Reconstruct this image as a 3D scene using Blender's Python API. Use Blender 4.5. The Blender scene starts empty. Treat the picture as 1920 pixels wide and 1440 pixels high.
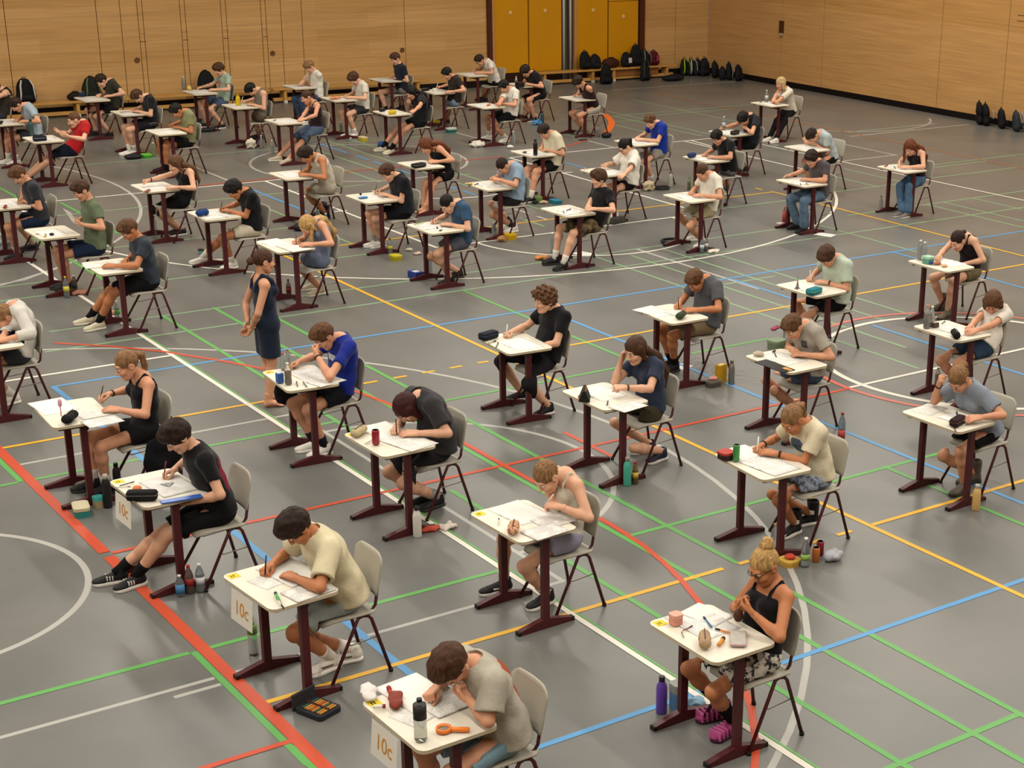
import bpy, bmesh, math, random
import numpy as np
from mathutils import Vector, Matrix, Euler
from mathutils.bvhtree import BVHTree
random.seed(7)
SC = bpy.context.scene
COL = SC.collection
rnd = random.random

# ---------------------------------------------------------------- camera (calibrated from the court lines)
F_PX, YAW, PITCH, ROLL, CX, CY, CAMH = 3037.25, .6679, .3527, -.0280, 1320.53, 868.81, 5.25
def _rot():
    cy, sy = math.cos(YAW), math.sin(YAW); cp, sp = math.cos(PITCH), math.sin(PITCH); cr, sr = math.cos(ROLL), math.sin(ROLL)
    f = np.array([sy*cp, cy*cp, -sp]); r = np.array([cy, -sy, 0.]); d = np.cross(f, r)
    return np.array([[cr, sr, 0], [-sr, cr, 0], [0, 0, 1.]]) @ np.stack([r, d, f])
RC = _rot()
def ray(x, y): return RC.T @ np.array([(x-CX)/F_PX, (y-CY)/F_PX, 1.])
def G(x, y, z=0.):                      # point of the photograph on a level surface of height z
    d = ray(x, y); t = (z-CAMH)/d[2]; return np.array([d[0]*t, d[1]*t, z])
def PY(x, y, Y):                        # ... on an upright plane at depth Y
    d = ray(x, y); t = Y/d[1]; return np.array([d[0]*t, Y, CAMH+d[2]*t])
def PX(x, y, X):
    d = ray(x, y); t = X/d[0]; return np.array([X, d[1]*t, CAMH+d[2]*t])
cam = bpy.data.cameras.new('camera'); cam.sensor_width = 36; cam.lens = F_PX/1920*36
cam.shift_x = (960-CX)/1920; cam.shift_y = (CY-720)/1920; cam.clip_end = 200
co = bpy.data.objects.new('camera', cam); COL.objects.link(co)
M3 = Matrix((RC[0], -RC[1], -RC[2])).transposed()
co.matrix_world = Matrix.Translation((0, 0, CAMH)) @ M3.to_4x4()
SC.camera = co

# ---------------------------------------------------------------- materials
def lin(c):
    if isinstance(c, str):
        c = [int(c[i:i+2], 16)/255 for i in (0, 2, 4)]
    return tuple((v/12.92 if v <= .04045 else ((v+.055)/1.055)**2.4) for v in c)
_M = {}
def mat(c, rough=.6, spec=.3, name=None, var=0., vs=20., bump=0., bs=60., trans=0., metal=0., ior=1.45, sheen=0.):
    key = (c, rough, spec, var, vs, bump, bs, trans, metal, sheen)
    if key in _M: return _M[key]
    m = bpy.data.materials.new(name or 'paint'); m.use_nodes = True
    nt = m.node_tree; b = nt.nodes['Principled BSDF']
    rgb = lin(c)
    b.inputs['Base Color'].default_value = (*rgb, 1); b.inputs['Roughness'].default_value = rough
    b.inputs['Specular IOR Level'].default_value = spec; b.inputs['Metallic'].default_value = metal
    b.inputs['IOR'].default_value = ior
    if sheen: b.inputs['Sheen Weight'].default_value = sheen
    if trans: b.inputs['Transmission Weight'].default_value = trans
    if var or bump:
        tc = nt.nodes.new('ShaderNodeTexCoord')
        if var:
            n = nt.nodes.new('ShaderNodeTexNoise'); n.inputs['Scale'].default_value = vs; n.inputs['Detail'].default_value = 3
            nt.links.new(tc.outputs['Object'], n.inputs['Vector'])
            r = nt.nodes.new('ShaderNodeValToRGB'); e = r.color_ramp.elements
            e[0].position = .3; e[1].position = .7
            e[0].color = (*[v*(1-var) for v in rgb], 1); e[1].color = (*[min(1, v*(1+var)) for v in rgb], 1)
            nt.links.new(n.outputs['Fac'], r.inputs['Fac']); nt.links.new(r.outputs['Color'], b.inputs['Base Color'])
        if bump:
            n2 = nt.nodes.new('ShaderNodeTexNoise'); n2.inputs['Scale'].default_value = bs; n2.inputs['Detail'].default_value = 2
            nt.links.new(tc.outputs['Object'], n2.inputs['Vector'])
            bp = nt.nodes.new('ShaderNodeBump'); bp.inputs['Strength'].default_value = bump; bp.inputs['Distance'].default_value = .01
            nt.links.new(n2.outputs['Fac'], bp.inputs['Height']); nt.links.new(bp.outputs['Normal'], b.inputs['Normal'])
    _M[key] = m
    return m
def ramp_mat(name, tex, stops, rough=.6, spec=.3, scale=10., stretch=(1, 1, 1), detail=3, coord='Object', bump=0.):
    m = bpy.data.materials.new(name); m.use_nodes = True; nt = m.node_tree; b = nt.nodes['Principled BSDF']
    b.inputs['Roughness'].default_value = rough; b.inputs['Specular IOR Level'].default_value = spec
    tc = nt.nodes.new('ShaderNodeTexCoord'); mp = nt.nodes.new('ShaderNodeMapping'); mp.inputs['Scale'].default_value = stretch
    nt.links.new(tc.outputs[coord], mp.inputs['Vector'])
    n = nt.nodes.new({'noise': 'ShaderNodeTexNoise', 'voronoi': 'ShaderNodeTexVoronoi', 'wave': 'ShaderNodeTexWave'}[tex])
    n.inputs['Scale'].default_value = scale
    if 'Detail' in n.inputs: n.inputs['Detail'].default_value = detail
    nt.links.new(mp.outputs['Vector'], n.inputs['Vector'])
    r = nt.nodes.new('ShaderNodeValToRGB')
    while len(r.color_ramp.elements) < len(stops): r.color_ramp.elements.new(.5)
    for e, (p, c) in zip(r.color_ramp.elements, stops): e.position = p; e.color = (*lin(c), 1)
    nt.links.new(n.outputs['Distance' if tex == 'voronoi' else 'Fac'], r.inputs['Fac']); nt.links.new(r.outputs['Color'], b.inputs['Base Color'])
    if bump:
        bp = nt.nodes.new('ShaderNodeBump'); bp.inputs['Strength'].default_value = bump; bp.inputs['Distance'].default_value = .004
        nt.links.new(n.outputs['Fac'], bp.inputs['Height']); nt.links.new(bp.outputs['Normal'], b.inputs['Normal'])
    return m

# ---------------------------------------------------------------- mesh helpers
class MB:                                # collects shapes, builds ONE mesh object
    def __init__(s): s.v = []; s.f = []; s.m = []; s.sm = []
    def add(s, v, f, mi=0, smooth=False):
        b = len(s.v); s.v += [tuple(p) for p in v]
        for q in f: s.f.append(tuple(b+i for i in q)); s.m.append(mi); s.sm.append(smooth)
        return s
    def box(s, c, d, mi=0, rz=0., mtx=None, bev=0.):
        x, y, z = d[0]/2, d[1]/2, d[2]/2
        if bev:
            bm = bmesh.new(); bmesh.ops.create_cube(bm, size=1)
            for v in bm.verts: v.co = Vector((v.co.x*d[0], v.co.y*d[1], v.co.z*d[2]))
            bmesh.ops.bevel(bm, geom=bm.edges[:], offset=bev, segments=2, affect='EDGES', profile=.5)
            vs = [v.co.copy() for v in bm.verts]; bm.verts.index_update(); fs = [[v.index for v in f.verts] for f in bm.faces]; bm.free()
        else:
            vs = [Vector((i*x, j*y, k*z)) for i in (-1, 1) for j in (-1, 1) for k in (-1, 1)]
            fs = [(0, 1, 3, 2), (4, 6, 7, 5), (0, 4, 5, 1), (2, 3, 7, 6), (0, 2, 6, 4), (1, 5, 7, 3)]
        R = mtx or Matrix.Rotation(rz, 4, 'Z')
        return s.add([R @ v + Vector(c) for v in vs], fs, mi, False)
    def tube(s, pts, r, n=8, mi=0, smooth=True, sq=1.):
        pts = [Vector(p) for p in pts]; rs = r if isinstance(r, (list, tuple)) else [r]*len(pts)
        up = Vector((0, 0, 1)); V = []; prev = None
        for i, p in enumerate(pts):
            t = (pts[min(i+1, len(pts)-1)]-pts[max(i-1, 0)]).normalized()
            if prev is None:
                a = t.cross(up) if abs(t.z) < .95 else t.cross(Vector((1, 0, 0)))
            else: a = prev - t*prev.dot(t)
            a.normalize(); prev = a; b = t.cross(a)
            for k in range(n):
                w = 2*math.pi*(k+.5)/n; V.append(p+(a*math.cos(w)+b*math.sin(w)*sq)*rs[i])
        Fs = [(i*n+k, i*n+(k+1) % n, (i+1)*n+(k+1) % n, (i+1)*n+k) for i in range(len(pts)-1) for k in range(n)]
        Fs += [tuple(range(n-1, -1, -1)), tuple((len(pts)-1)*n+k for k in range(n))]
        return s.add(V, Fs, mi, smooth and n > 4)
    def lathe(s, prof, c=(0, 0, 0), n=16, mi=0, mis=None, smooth=True, sx=1., sy=1.):
        V = []; 
        for r, z in prof:
            for k in range(n):
                w = 2*math.pi*k/n; V.append((c[0]+r*math.cos(w)*sx, c[1]+r*math.sin(w)*sy, c[2]+z))
        b = len(s.v); s.v += V
        for i in range(len(prof)-1):
            for k in range(n):
                s.f.append((b+i*n+k, b+i*n+(k+1) % n, b+(i+1)*n+(k+1) % n, b+(i+1)*n+k)); s.m.append(mis[i] if mis else mi); s.sm.append(smooth)
        s.f.append(tuple(b+k for k in range(n-1, -1, -1))); s.m.append(mis[0] if mis else mi); s.sm.append(False)
        s.f.append(tuple(b+(len(prof)-1)*n+k for k in range(n))); s.m.append(mis[-1] if mis else mi); s.sm.append(False)
        return s
    def prism(s, poly, z0, z1, mi=0, c=(0, 0, 0)):
        n = len(poly); V = [(c[0]+x, c[1]+y, c[2]+z0) for x, y in poly]+[(c[0]+x, c[1]+y, c[2]+z1) for x, y in poly]
        Fs = [tuple(range(n-1, -1, -1)), tuple(range(n, 2*n))]+[(i, (i+1) % n, n+(i+1) % n, n+i) for i in range(n)]
        return s.add(V, Fs, mi)
    def mesh(s, name, mats):
        me = bpy.data.meshes.new(name); me.from_pydata(s.v, [], s.f)
        me.polygons.foreach_set('material_index', s.m); me.polygons.foreach_set('use_smooth', s.sm)
        for m in (mats if isinstance(mats, (list, tuple)) else [mats]): me.materials.append(m)
        me.update(); return me
def link(name, me, parent=None, mw=None, **pr):
    o = bpy.data.objects.new(name, me); COL.objects.link(o)
    if parent is not None: o.parent = parent
    if mw is not None: o.matrix_local = mw
    for k, v in pr.items(): o[k] = v
    return o
def empty(name, loc, rz=0., **pr):
    o = bpy.data.objects.new(name, None); COL.objects.link(o); o.location = loc; o.rotation_euler = (0, 0, rz); o.empty_display_size = .1
    for k, v in pr.items(): o[k] = v
    return o
def rrect(w, d, r, n=5):
    P = []
    for sx, sy, a in ((1, 1, 0), (-1, 1, 90), (-1, -1, 180), (1, -1, 270)):
        for k in range(n+1):
            w_ = math.radians(a+90*k/n); P.append((sx*(w/2-r)+r*math.cos(w_), sy*(d/2-r)+r*math.sin(w_)))
    return P
def qmesh(name, V, Q, mats, mi=None):   # fast quad mesh, smooth
    me = bpy.data.meshes.new(name); nv, nq = len(V), len(Q)
    me.vertices.add(nv); me.vertices.foreach_set('co', np.asarray(V, np.float32).ravel())
    me.loops.add(nq*4); me.loops.foreach_set('vertex_index', np.asarray(Q, np.int32).ravel())
    me.polygons.add(nq); me.polygons.foreach_set('loop_start', np.arange(0, nq*4, 4, dtype=np.int32))
    for m in mats: me.materials.append(m)
    if mi is not None: me.polygons.foreach_set('material_index', np.asarray(mi, np.int32))
    me.polygons.foreach_set('use_smooth', np.ones(nq, bool))
    me.update(calc_edges=True); return me

# ---------------------------------------------------------------- soft shapes: blended distance fields -> quads
class Field:
    def __init__(s, lo, hi, h):
        s.h = h; s.lo = np.array(lo, float); s.n = np.maximum(4, np.ceil((np.array(hi, float)-s.lo)/h).astype(int)+1)
        s.ax = [s.lo[i]+h*np.arange(s.n[i]) for i in range(3)]; s.F = np.full(tuple(s.n), 9., np.float32)
    def _sl(s, lo, hi):
        i0 = np.clip(np.floor((lo-s.lo)/s.h).astype(int), 0, s.n-1); i1 = np.clip(np.ceil((hi-s.lo)/s.h).astype(int)+1, 1, s.n)
        sl = tuple(slice(a, b) for a, b in zip(i0, i1))
        return sl, [s.ax[0][sl[0]][:, None, None], s.ax[1][sl[1]][None, :, None], s.ax[2][sl[2]][None, None, :]]
    def _put(s, sl, d, k, op):
        A = s.F[sl]
        if op == 'u':
            if k > 0: h = np.clip(.5+.5*(A-d)/k, 0, 1); s.F[sl] = A+(d-A)*h-k*h*(1-h)
            else: s.F[sl] = np.minimum(A, d)
        elif op == 's':
            if k > 0: h = np.clip(.5-.5*(A+d)/k, 0, 1); s.F[sl] = A+(-d-A)*h+k*h*(1-h)
            else: s.F[sl] = np.maximum(A, -d)
    def cone(s, a, b, ra, rb, k=.02, sy=1., op='u', flat=None):
        a = np.array(a, float); b = np.array(b, float); R = max(ra, rb); pad = R/min(1, sy)+k+s.h*2
        lo = np.minimum(a, b)-[R+k+s.h*2, pad, R+k+s.h*2]; hi = np.maximum(a, b)+[R+k+s.h*2, pad, R+k+s.h*2]
        sl, (X, Y, Z) = s._sl(lo, hi)
        if 0 in s.F[sl].shape: return s
        S = np.array([1, sy, 1.]); A = a*S; B = b*S; ba = B-A; L = max(1e-9, ba @ ba)
        px, py, pz = X-A[0], Y*sy-A[1], Z-A[2]
        t = np.clip((px*ba[0]+py*ba[1]+pz*ba[2])/L, 0, 1)
        d = np.sqrt((px-t*ba[0])**2+(py-t*ba[1])**2+(pz-t*ba[2])**2)-(ra+t*(rb-ra))
        if flat is not None:             # cut square at fraction `flat` along a-b
            c = a+(b-a)*flat; n = (b-a)/np.linalg.norm(b-a)
            d = np.maximum(d, (X-c[0])*n[0]+(Y-c[1])*n[1]+(Z-c[2])*n[2])
        s._put(sl, d.astype(np.float32), k, op); return s
    def ell(s, c, r, k=.02, R=None, op='u'):
        c = np.array(c, float); r = np.array(r, float); m = r.max()+k+s.h*2
        sl, (X, Y, Z) = s._sl(c-m, c+m)
        if 0 in s.F[sl].shape: return s
        q = [X-c[0], Y-c[1], Z-c[2]]
        if R is not None: q = [R[0, i]*q[0]+R[1, i]*q[1]+R[2, i]*q[2] for i in range(3)]
        k0 = np.sqrt((q[0]/r[0])**2+(q[1]/r[1])**2+(q[2]/r[2])**2); k1 = np.sqrt((q[0]/r[0]**2)**2+(q[1]/r[1]**2)**2+(q[2]/r[2]**2)**2)
        s._put(sl, (k0*(k0-1)/np.maximum(k1, 1e-6)).astype(np.float32), k, op); return s
    def half(s, p, n, lo=None, hi=None):  # keep the side n points away from
        sl, (X, Y, Z) = s._sl(np.array(lo if lo is not None else s.lo, float), np.array(hi if hi is not None else s.lo+s.h*s.n, float))
        n = np.array(n, float)/np.linalg.norm(n)
        s.F[sl] = np.maximum(s.F[sl], ((X-p[0])*n[0]+(Y-p[1])*n[1]+(Z-p[2])*n[2]).astype(np.float32)); return s
    def noise(s, amp, fr, ph=0., st=(1, 1, 1)):
        X, Y, Z = s.ax[0][:, None, None]*fr*st[0], s.ax[1][None, :, None]*fr*st[1], s.ax[2][None, None, :]*fr*st[2]
        w = np.sin(X+1.3*np.sin(Y*.7+ph)+ph)*np.sin(Y*1.1+1.1*np.sin(Z*.8+ph*2))+np.sin(Z*1.2+1.4*np.sin(X*.9)+ph*3)*.7
        s.F += (amp*w).astype(np.float32); return s
    def nets(s):
        F = s.F.copy()
        F[0] = F[-1] = 1; F[:, 0] = F[:, -1] = 1; F[:, :, 0] = F[:, :, -1] = 1
        S = F < 0; n = np.zeros(tuple(s.n-1), np.int8); O = [(i, j, k) for i in (0, 1) for j in (0, 1) for k in (0, 1)]
        nx, ny, nz = s.n-1
        for i, j, k in O: n += S[i:i+nx, j:j+ny, k:k+nz]
        act = (n > 0) & (n < 8); ii = np.argwhere(act)
        if not len(ii): return np.zeros((0, 3)), np.zeros((0, 4), int)
        idx = np.full(act.shape, -1, np.int32); idx[act] = np.arange(len(ii))
        acc = np.zeros((len(ii), 3)); cnt = np.zeros(len(ii))
        for a in O:
            for ax in range(3):
                if a[ax]: continue
                b = list(a); b[ax] = 1
                va = F[ii[:, 0]+a[0], ii[:, 1]+a[1], ii[:, 2]+a[2]]; vb = F[ii[:, 0]+b[0], ii[:, 1]+b[1], ii[:, 2]+b[2]]
                m = (va < 0) != (vb < 0); t = va[m]/(va[m]-vb[m]); p = np.tile(np.array(a, float), (m.sum(), 1)); p[:, ax] += t
                acc[m] += p; cnt[m] += 1
        V = s.lo+s.h*(ii+acc/cnt[:, None]); Q = []
        for ax in range(3):
            u, w = (ax+1) % 3, (ax+2) % 3
            sa = [slice(1, -1)]*3; sb = [slice(1, -1)]*3; sa[ax] = slice(0, -1); sb[ax] = slice(1, None)
            m = S[tuple(sa)] != S[tuple(sb)]; e = np.argwhere(m)
            if not len(e): continue
            off = [1, 1, 1]; off[ax] = 0; e = e+off
            ins = S[e[:, 0], e[:, 1], e[:, 2]]
            def cell(du, dw):
                c = e.copy(); c[:, u] += du; c[:, w] += dw; return idx[c[:, 0], c[:, 1], c[:, 2]]
            q = np.stack([cell(-1, -1), cell(0, -1), cell(0, 0), cell(-1, 0)], 1)
            q[~ins] = q[~ins][:, ::-1]; Q.append(q)
        return V, np.concatenate(Q)
def xf(V, M): A = np.array(M); return V @ A[:3, :3].T + A[:3, 3]
def joinq(parts):                        # [(V,Q,mi)] -> one
    Vs, Qs, Ms, b = [], [], [], 0
    for V, Q, m in parts:
        Vs.append(V); Qs.append(Q+b); Ms.append(np.full(len(Q), m) if np.isscalar(m) else m); b += len(V)
    return np.concatenate(Vs), np.concatenate(Qs), np.concatenate(Ms)
def sphere_q(c, r, n=8):
    V = []; 
    for i in range(n+1):
        a = math.pi*(.02+.96*i/n)
        for k in range(n*2):
            w = math.pi*k/n; V.append((c[0]+r*math.sin(a)*math.cos(w), c[1]+r*math.sin(a)*math.sin(w), c[2]+r*math.cos(a)))
    m = n*2; Q = [(i*m+k, (i+1)*m+k, (i+1)*m+(k+1) % m, i*m+(k+1) % m) for i in range(n) for k in range(m)]
    return np.array(V), np.array(Q)
# ---------------------------------------------------------------- body part shapes
def build_head(h):
    f = Field((-.15, -.12, -.16), (.14, .12, .15), h)
    f.ell((.012, 0, .025), (.096, .077, .092), 0); f.ell((-.036, 0, -.045), (.056, .057, .072), .03)
    f.cone((.0, -.05, -.055), (-.045, -.03, -.092), .02, .02, .03); f.cone((.0, .05, -.055), (-.045, .03, -.092), .02, .02, .03)
    f.ell((-.07, 0, -.1), (.022, .026, .018), .025)
    f.cone((-.082, -.034, .026), (-.082, .034, .026), .012, .012, .018)
    for s in (-1, 1):
        f.ell((-.066, s*.042, -.028), (.026, .022, .022), .02); f.ell((-.104, s*.032, .008), (.017, .019, .012), .012, op='s')
        f.ell((.012, s*.08, -.006), (.026, .01, .033), .006); f.ell((.006, s*.089, -.004), (.012, .006, .017), .005, op='s')
    f.cone((-.09, 0, .012), (-.112, 0, -.028), .009, .012, .012); f.cone((-.1, -.013, -.032), (-.1, .013, -.032), .009, .009, .008)
    f.cone((-.086, -.02, -.058), (-.086, .02, -.058), .0085, .0085, .008); f.cone((-.086, -.016, -.068), (-.086, .016, -.068), .009, .009, .006)
    V, Q = f.nets(); c = V[Q].mean(1)
    mi = np.zeros(len(Q), int); mi[(c[:, 0] < -.082) & (abs(c[:, 1]) < .026) & (c[:, 2] > -.076) & (c[:, 2] < -.051)] = 1
    P = [(V, Q, mi)]
    for s in (-1, 1):
        v, q = sphere_q((-.0835, s*.032, .009), .0125, 6); e = v[q].mean(1)
        m = np.full(len(q), 2); m[e[:, 0] < -.0925] = 3; P.append((v, q, m))
    return joinq(P)
def build_hand(h, pose):
    a1, a2, a3, th = {'flat': (12, 14, 10, 0), 'rest': (32, 34, 24, .25), 'write': (48, 62, 38, .8), 'fist': (78, 92, 55, 1.), 'hold': (40, 52, 30, .6)}[pose]
    f = Field((-.2, -.085, -.1), (.05, .065, .05), h)
    ys = (-.031, -.0105, .0095, .028); Ls = (.068, .077, .072, .057)
    f.cone((.04, 0, 0), (0, 0, 0), .024, .021, 0, .85)
    for i, (y, L) in enumerate(zip(ys, Ls)):
        K = np.array((-.086+.003*abs(i-1), y, .001)); f.cone((-.005, y*.6, 0), K, .0155, .0125, .013)
        p = K; a = 0; fan = (y+.002)*.9
        for da, l, r0, r1 in ((a1*(1+.08*i), .46*L, .0098, .0088), (a2, .30*L, .0088, .008), (a3, .24*L, .008, .007)):
            a += math.radians(da); q = p+l*np.array((-math.cos(a), fan*math.cos(a), -math.sin(a))); f.cone(p, q, r0, r1, .0035); p = q
    t0 = np.array((-.02, -.024, -.006)); t1 = np.array((-.052, -.046+.01*th, -.014-.018*th)); t2 = np.array((-.078, -.05+.022*th, -.018-.03*th)); t3 = np.array((-.1, -.049+.03*th, -.02-.038*th))
    f.cone(t0, t1, .015, .012, .014); f.cone(t1, t2, .0115, .0098, .004); f.cone(t2, t3, .0098, .008, .003)
    V, Q = f.nets(); return V, Q
def build_foot(h):
    f = Field((-.25, -.08, -.11), (.1, .08, .07), h)
    f.cone((.012, 0, .05), (.012, 0, -.02), .036, .036, 0); f.ell((.03, 0, -.055), (.035, .03, .033), .02)
    f.cone((.0, 0, -.04), (-.1, 0, -.065), .036, .026, .02, .8)
    for i, y in enumerate((-.03, -.013, .002, .016, .03)): f.cone((-.09, y*.9, -.07), (-.165+.012*i, y*1.2, -.076), .014, .011-.001*i, .008)
    f.half((0, 0, -.0885), (0, 0, -1)); return f.nets()
def build_shoe(h, boot=False):
    f = Field((-.25, -.08, -.1), (.11, .08, .16), h)
    f.ell((.025, 0, -.045), (.048, .038, .045), 0); f.cone((.01, 0, -.03), (-.11, 0, -.055), .044, .035, .02); f.ell((-.14, 0, -.06), (.062, .044, .03), .02)
    f.cone((.014, 0, -.03), (.016, 0, .1 if boot else .012), .045, .05 if boot else .044, .012)
    f.cone((.016, 0, .09 if boot else .006), (.016, 0, .2), .038, .038, 0, op='s'); f.half((0, 0, -.068), (0, 0, -1)); U = f.nets()
    g = Field((-.25, -.08, -.1), (.11, .08, -.04), h*.8)
    g.cone((.03, 0, -.078), (-.145, 0, -.078), .047, .05, 0); g.half((0, 0, -.0885), (0, 0, -1)); g.half((0, 0, -.062), (0, 0, 1)); return U, g.nets()
def build_hair(style, h):
    f = Field((-.17, -.15, -.2), (.2, .15, .2), h)
    big = {'short': 0., 'crop': -.006, 'mop': .008, 'curly': .016, 'bob': .008, 'long': .004, 'pulled': -.004}[style]
    f.ell((.016, 0, .034), (.106+big, .087+big, .1+big), 0)
    if style in ('short', 'mop', 'curly'):
        f.ell((-.062, 0, .088), (.05+big, .066, .034+big), .02)
        f.ell((-.01, .0, .11), (.07, .06, .03+big), .02)
    if style == 'mop': f.ell((-.072, 0, .066), (.042, .07, .036), .015)
    if style == 'bob':
        for s in (-1, 1): f.cone((-.005, s*.075, .03), (-.01, s*.082, -.1), .036, .03, .02)
        f.cone((.06, 0, 0), (.07, 0, -.1), .055, .05, .02)
    if style == 'long':
        for s in (-1, 1): f.cone((-.01, s*.073, .05), (.01, s*.084, -.08), .03, .022, .02)
        f.cone((.06, 0, 0), (.085, 0, -.1), .055, .06, .02)
    a = {'short': .003, 'crop': .002, 'mop': .0035, 'curly': .011}.get(style, .002)
    f.noise(a, 95 if style == 'curly' else 70, 1.3, (1, 1.6, .7) if style != 'curly' else (1, 1, 1))
    f.ell((-.135, 0, -.035), (.088, .068 if style in ('bob', 'long') else .09, .094 if style != 'mop' else .082), .012, op='s')          # face
    if style in ('short', 'crop', 'curly', 'mop', 'pulled'):
        lift = {'crop': .02, 'short': .0, 'mop': -.02, 'curly': -.015, 'pulled': .0}[style]
        for s in (-1, 1): f.ell((-.03, s*.1, -.062+lift), (.062, .045, .07), .012, op='s')
        f.half((0, 0, -.075+lift), (-.25, 0, -1))
    V, Q = f.nets(); P = [(V, Q, 0)]
    g = Field((-.13, -.07, .0), (-.06, .07, .06), h*.6)                                     # eyebrows
    for s in (-1, 1): g.cone((-.0955, s*.016, .029), (-.084, s*.05, .033), .005, .004, .002)
    v, q = g.nets(); P.append((v, q, 0)); return joinq(P)[:2]
_T = {}
def T(kind, *a):
    k = (kind,)+a
    if k not in _T: _T[k] = {'head': build_head, 'hand': build_hand, 'foot': build_foot, 'shoe': build_shoe, 'hair': build_hair}[kind](*a)
    return _T[k]
def nrm(v): v = np.array(v, float); return v/max(1e-9, np.linalg.norm(v))
def ik(a, c, l1, l2, pole):
    v = c-a; d = np.linalg.norm(v); u = v/max(d, 1e-9)
    if d > (l1+l2)*.995: l1, l2 = l1*d/(l1+l2)/.995, l2*d/(l1+l2)/.995
    if d < abs(l1-l2)*1.02: d = abs(l1-l2)*1.02
    x = (d*d+l1*l1-l2*l2)/(2*d); h = math.sqrt(max(0, l1*l1-x*x)); p = np.array(pole, float); p = p-u*(p @ u)
    return a+u*x+nrm(p)*h
def headmat(c, pitch, yaw, roll=0.):
    return Matrix.Translation(Vector(c)) @ Matrix.Rotation(math.radians(yaw), 4, 'Z') @ Matrix.Rotation(math.radians(-pitch), 4, 'Y') @ Matrix.Rotation(math.radians(roll), 4, 'X')
def frame(p, xax, zax):
    x = nrm(xax); z = np.array(zax, float); z = nrm(z-x*(z @ x)); y = np.cross(z, x)
    return Matrix(((x[0], y[0], z[0], p[0]), (x[1], y[1], z[1], p[1]), (x[2], y[2], z[2], p[2]), (0, 0, 0, 1)))
SKIN = {'n': 'c99273', 't': 'b5764f', 'p': 'd2a184', 'd': 'a96f4d'}
def skinmats(s):
    c = SKIN[s]; return [mat(c, .5, .35, 'skin', .06, 14), mat({'n': 'ae6455', 't': '935040', 'p': 'b87060', 'd': '84473a'}[s], .45, .3, 'lip'), mat('d8d2c8', .3, .4, 'eye_white'), mat('2d211a', .3, .5, 'iris')]
DBG = []
ANCH = {}                                # where each person's hands ended up
def figure(nm, o, J, st, near):
    """one person: J = joints in the root's space, st = looks"""
    hb = .0125 if near else .0165; hh = .006 if near else .0095; hq = .0045 if near else .0075
    fem = st.get('sex') == 'f'; R3 = np.array(J['HM'].to_3x3()); hc = np.array(J['HM'].translation)
    H, N, B, lat = J['H'], J['N'], J['B'], J['lat']; sp = [B(t) for t in (0, .25, .5, .75, .93)]
    pts = np.array([H, N, hc]+[J[k] for k in J if k[:2] in ('sh', 'el', 'wr', 'kn', 'an', 'hj')]); lo, hi = pts.min(0)-.2, pts.max(0)+.2; lo[2] = max(lo[2], -.03)
    bw = st.get('w', 1.); tr = [.104, .088 if fem else .094, .092 if fem else .1, .098 if fem else .106, .075]; tr = [r*bw for r in tr]; SY = .66 if fem else .62
    sit = J.get('seat')
    def clipseat(f, z=.4605):
        if sit: f.half((0, 0, z), (0, 0, -1), (sit[0]-.235, -9, f.lo[2]), (sit[0]+.3, 9, z+.3))
    def clipback(f):
        if sit: f.half((sit[0]+.163, 0, .6), (1, 0, -.16), (sit[0]-.1, -9, .48), (sit[0]+.5, 9, .9))
    up = nrm(N-sp[3]); fwd = nrm(np.cross(lat, up)); fwd = fwd if fwd @ J['front'] > 0 else -fwd
    lr = .95 if fem else 1.
    # --- body
    f = Field(lo, hi, hb)
    for s in 'rl': f.cone(J['hj'+s], J['kn'+s], .068*lr, .054*lr, .01)
    f.ell(H, (.086, .132*bw, .08), .02); clipseat(f, .464)
    for i in range(4): f.cone(sp[i], sp[i+1], tr[i]-.014, tr[i+1]-.012, .02, SY)
    if fem:
        for s in (-1, 1): f.ell(B(.72)+fwd*.078+lat*s*.068, (.05, .055, .05), .03)
    clipback(f)
    f.cone(sp[4], N, .072, .052, .03, .9); f.cone(N, hc+R3 @ (.022, 0, -.045), .053*lr, .05*lr, .025)
    for s in 'rl':
        sh, el, wr, kn, an = (J[k+s] for k in ('sh', 'el', 'wr', 'kn', 'an'))
        f.cone(B(.95), sh, .058, .052*lr, .035); f.cone(sh, el, .047*lr, .037*lr, .02); f.cone(el, el+(wr-el)*.35, .037*lr, .038*lr, .015); f.cone(el+(wr-el)*.3, wr, .038*lr, .0255*lr, .015)
        m = kn+(an-kn)*.3; f.cone(kn, m, .052*lr, .055*lr, .025); f.cone(m, an, .055*lr, .035*lr, .025)
    V, Q = f.nets(); parts = [(V, Q, 0)]
    v, q, m = T('head', hh); parts.append((xf(v, J['HM']), q, m))
    for s in 'rl':
        v, q = T('hand', hq, J['pose'+s]); 
        if s == 'l': v, q = v*[1, -1, 1], q[:, ::-1]
        parts.append((xf(v, J['hm'+s]), q, 0))
        if st.get('shoe') == 'bare': v, q = T('foot', hb*.6); parts.append((xf(v, J['fm'+s]), q, 0))
    V, Q, m = joinq(parts); body = link('body', qmesh('body', V, Q, skinmats(st.get('skin', 'n')), m), o)
    # --- hair
    hs = st['hair'][0]; base = {'pony': 'pulled', 'bun': 'pulled', 'topknot': 'pulled'}.get(hs, hs); hres = .0075 if near else .011
    v, q = T('hair', base, hres); HP = [(xf(v, J['HM']), q, 0)]; c2 = []
    if hs == 'pony':
        a = hc+R3 @ (.1, 0, .035); b = a+R3 @ (.04, 0, .0)+(.012, 0, -.02)*1; c = b+J['bk']*.03+np.array((0, 0, -.09)); c2 = [(a, b, .03, .03), (b, c, .03, .026), (c, c+np.array((0, 0, -st.get('tail', .1)))-J['bk']*.01, .026, .012)]
    if hs == 'bun': a = hc+R3 @ (.075, 0, .115); c2 = [(a, a+R3 @ (.012, 0, .01), .045, .04)]
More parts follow.
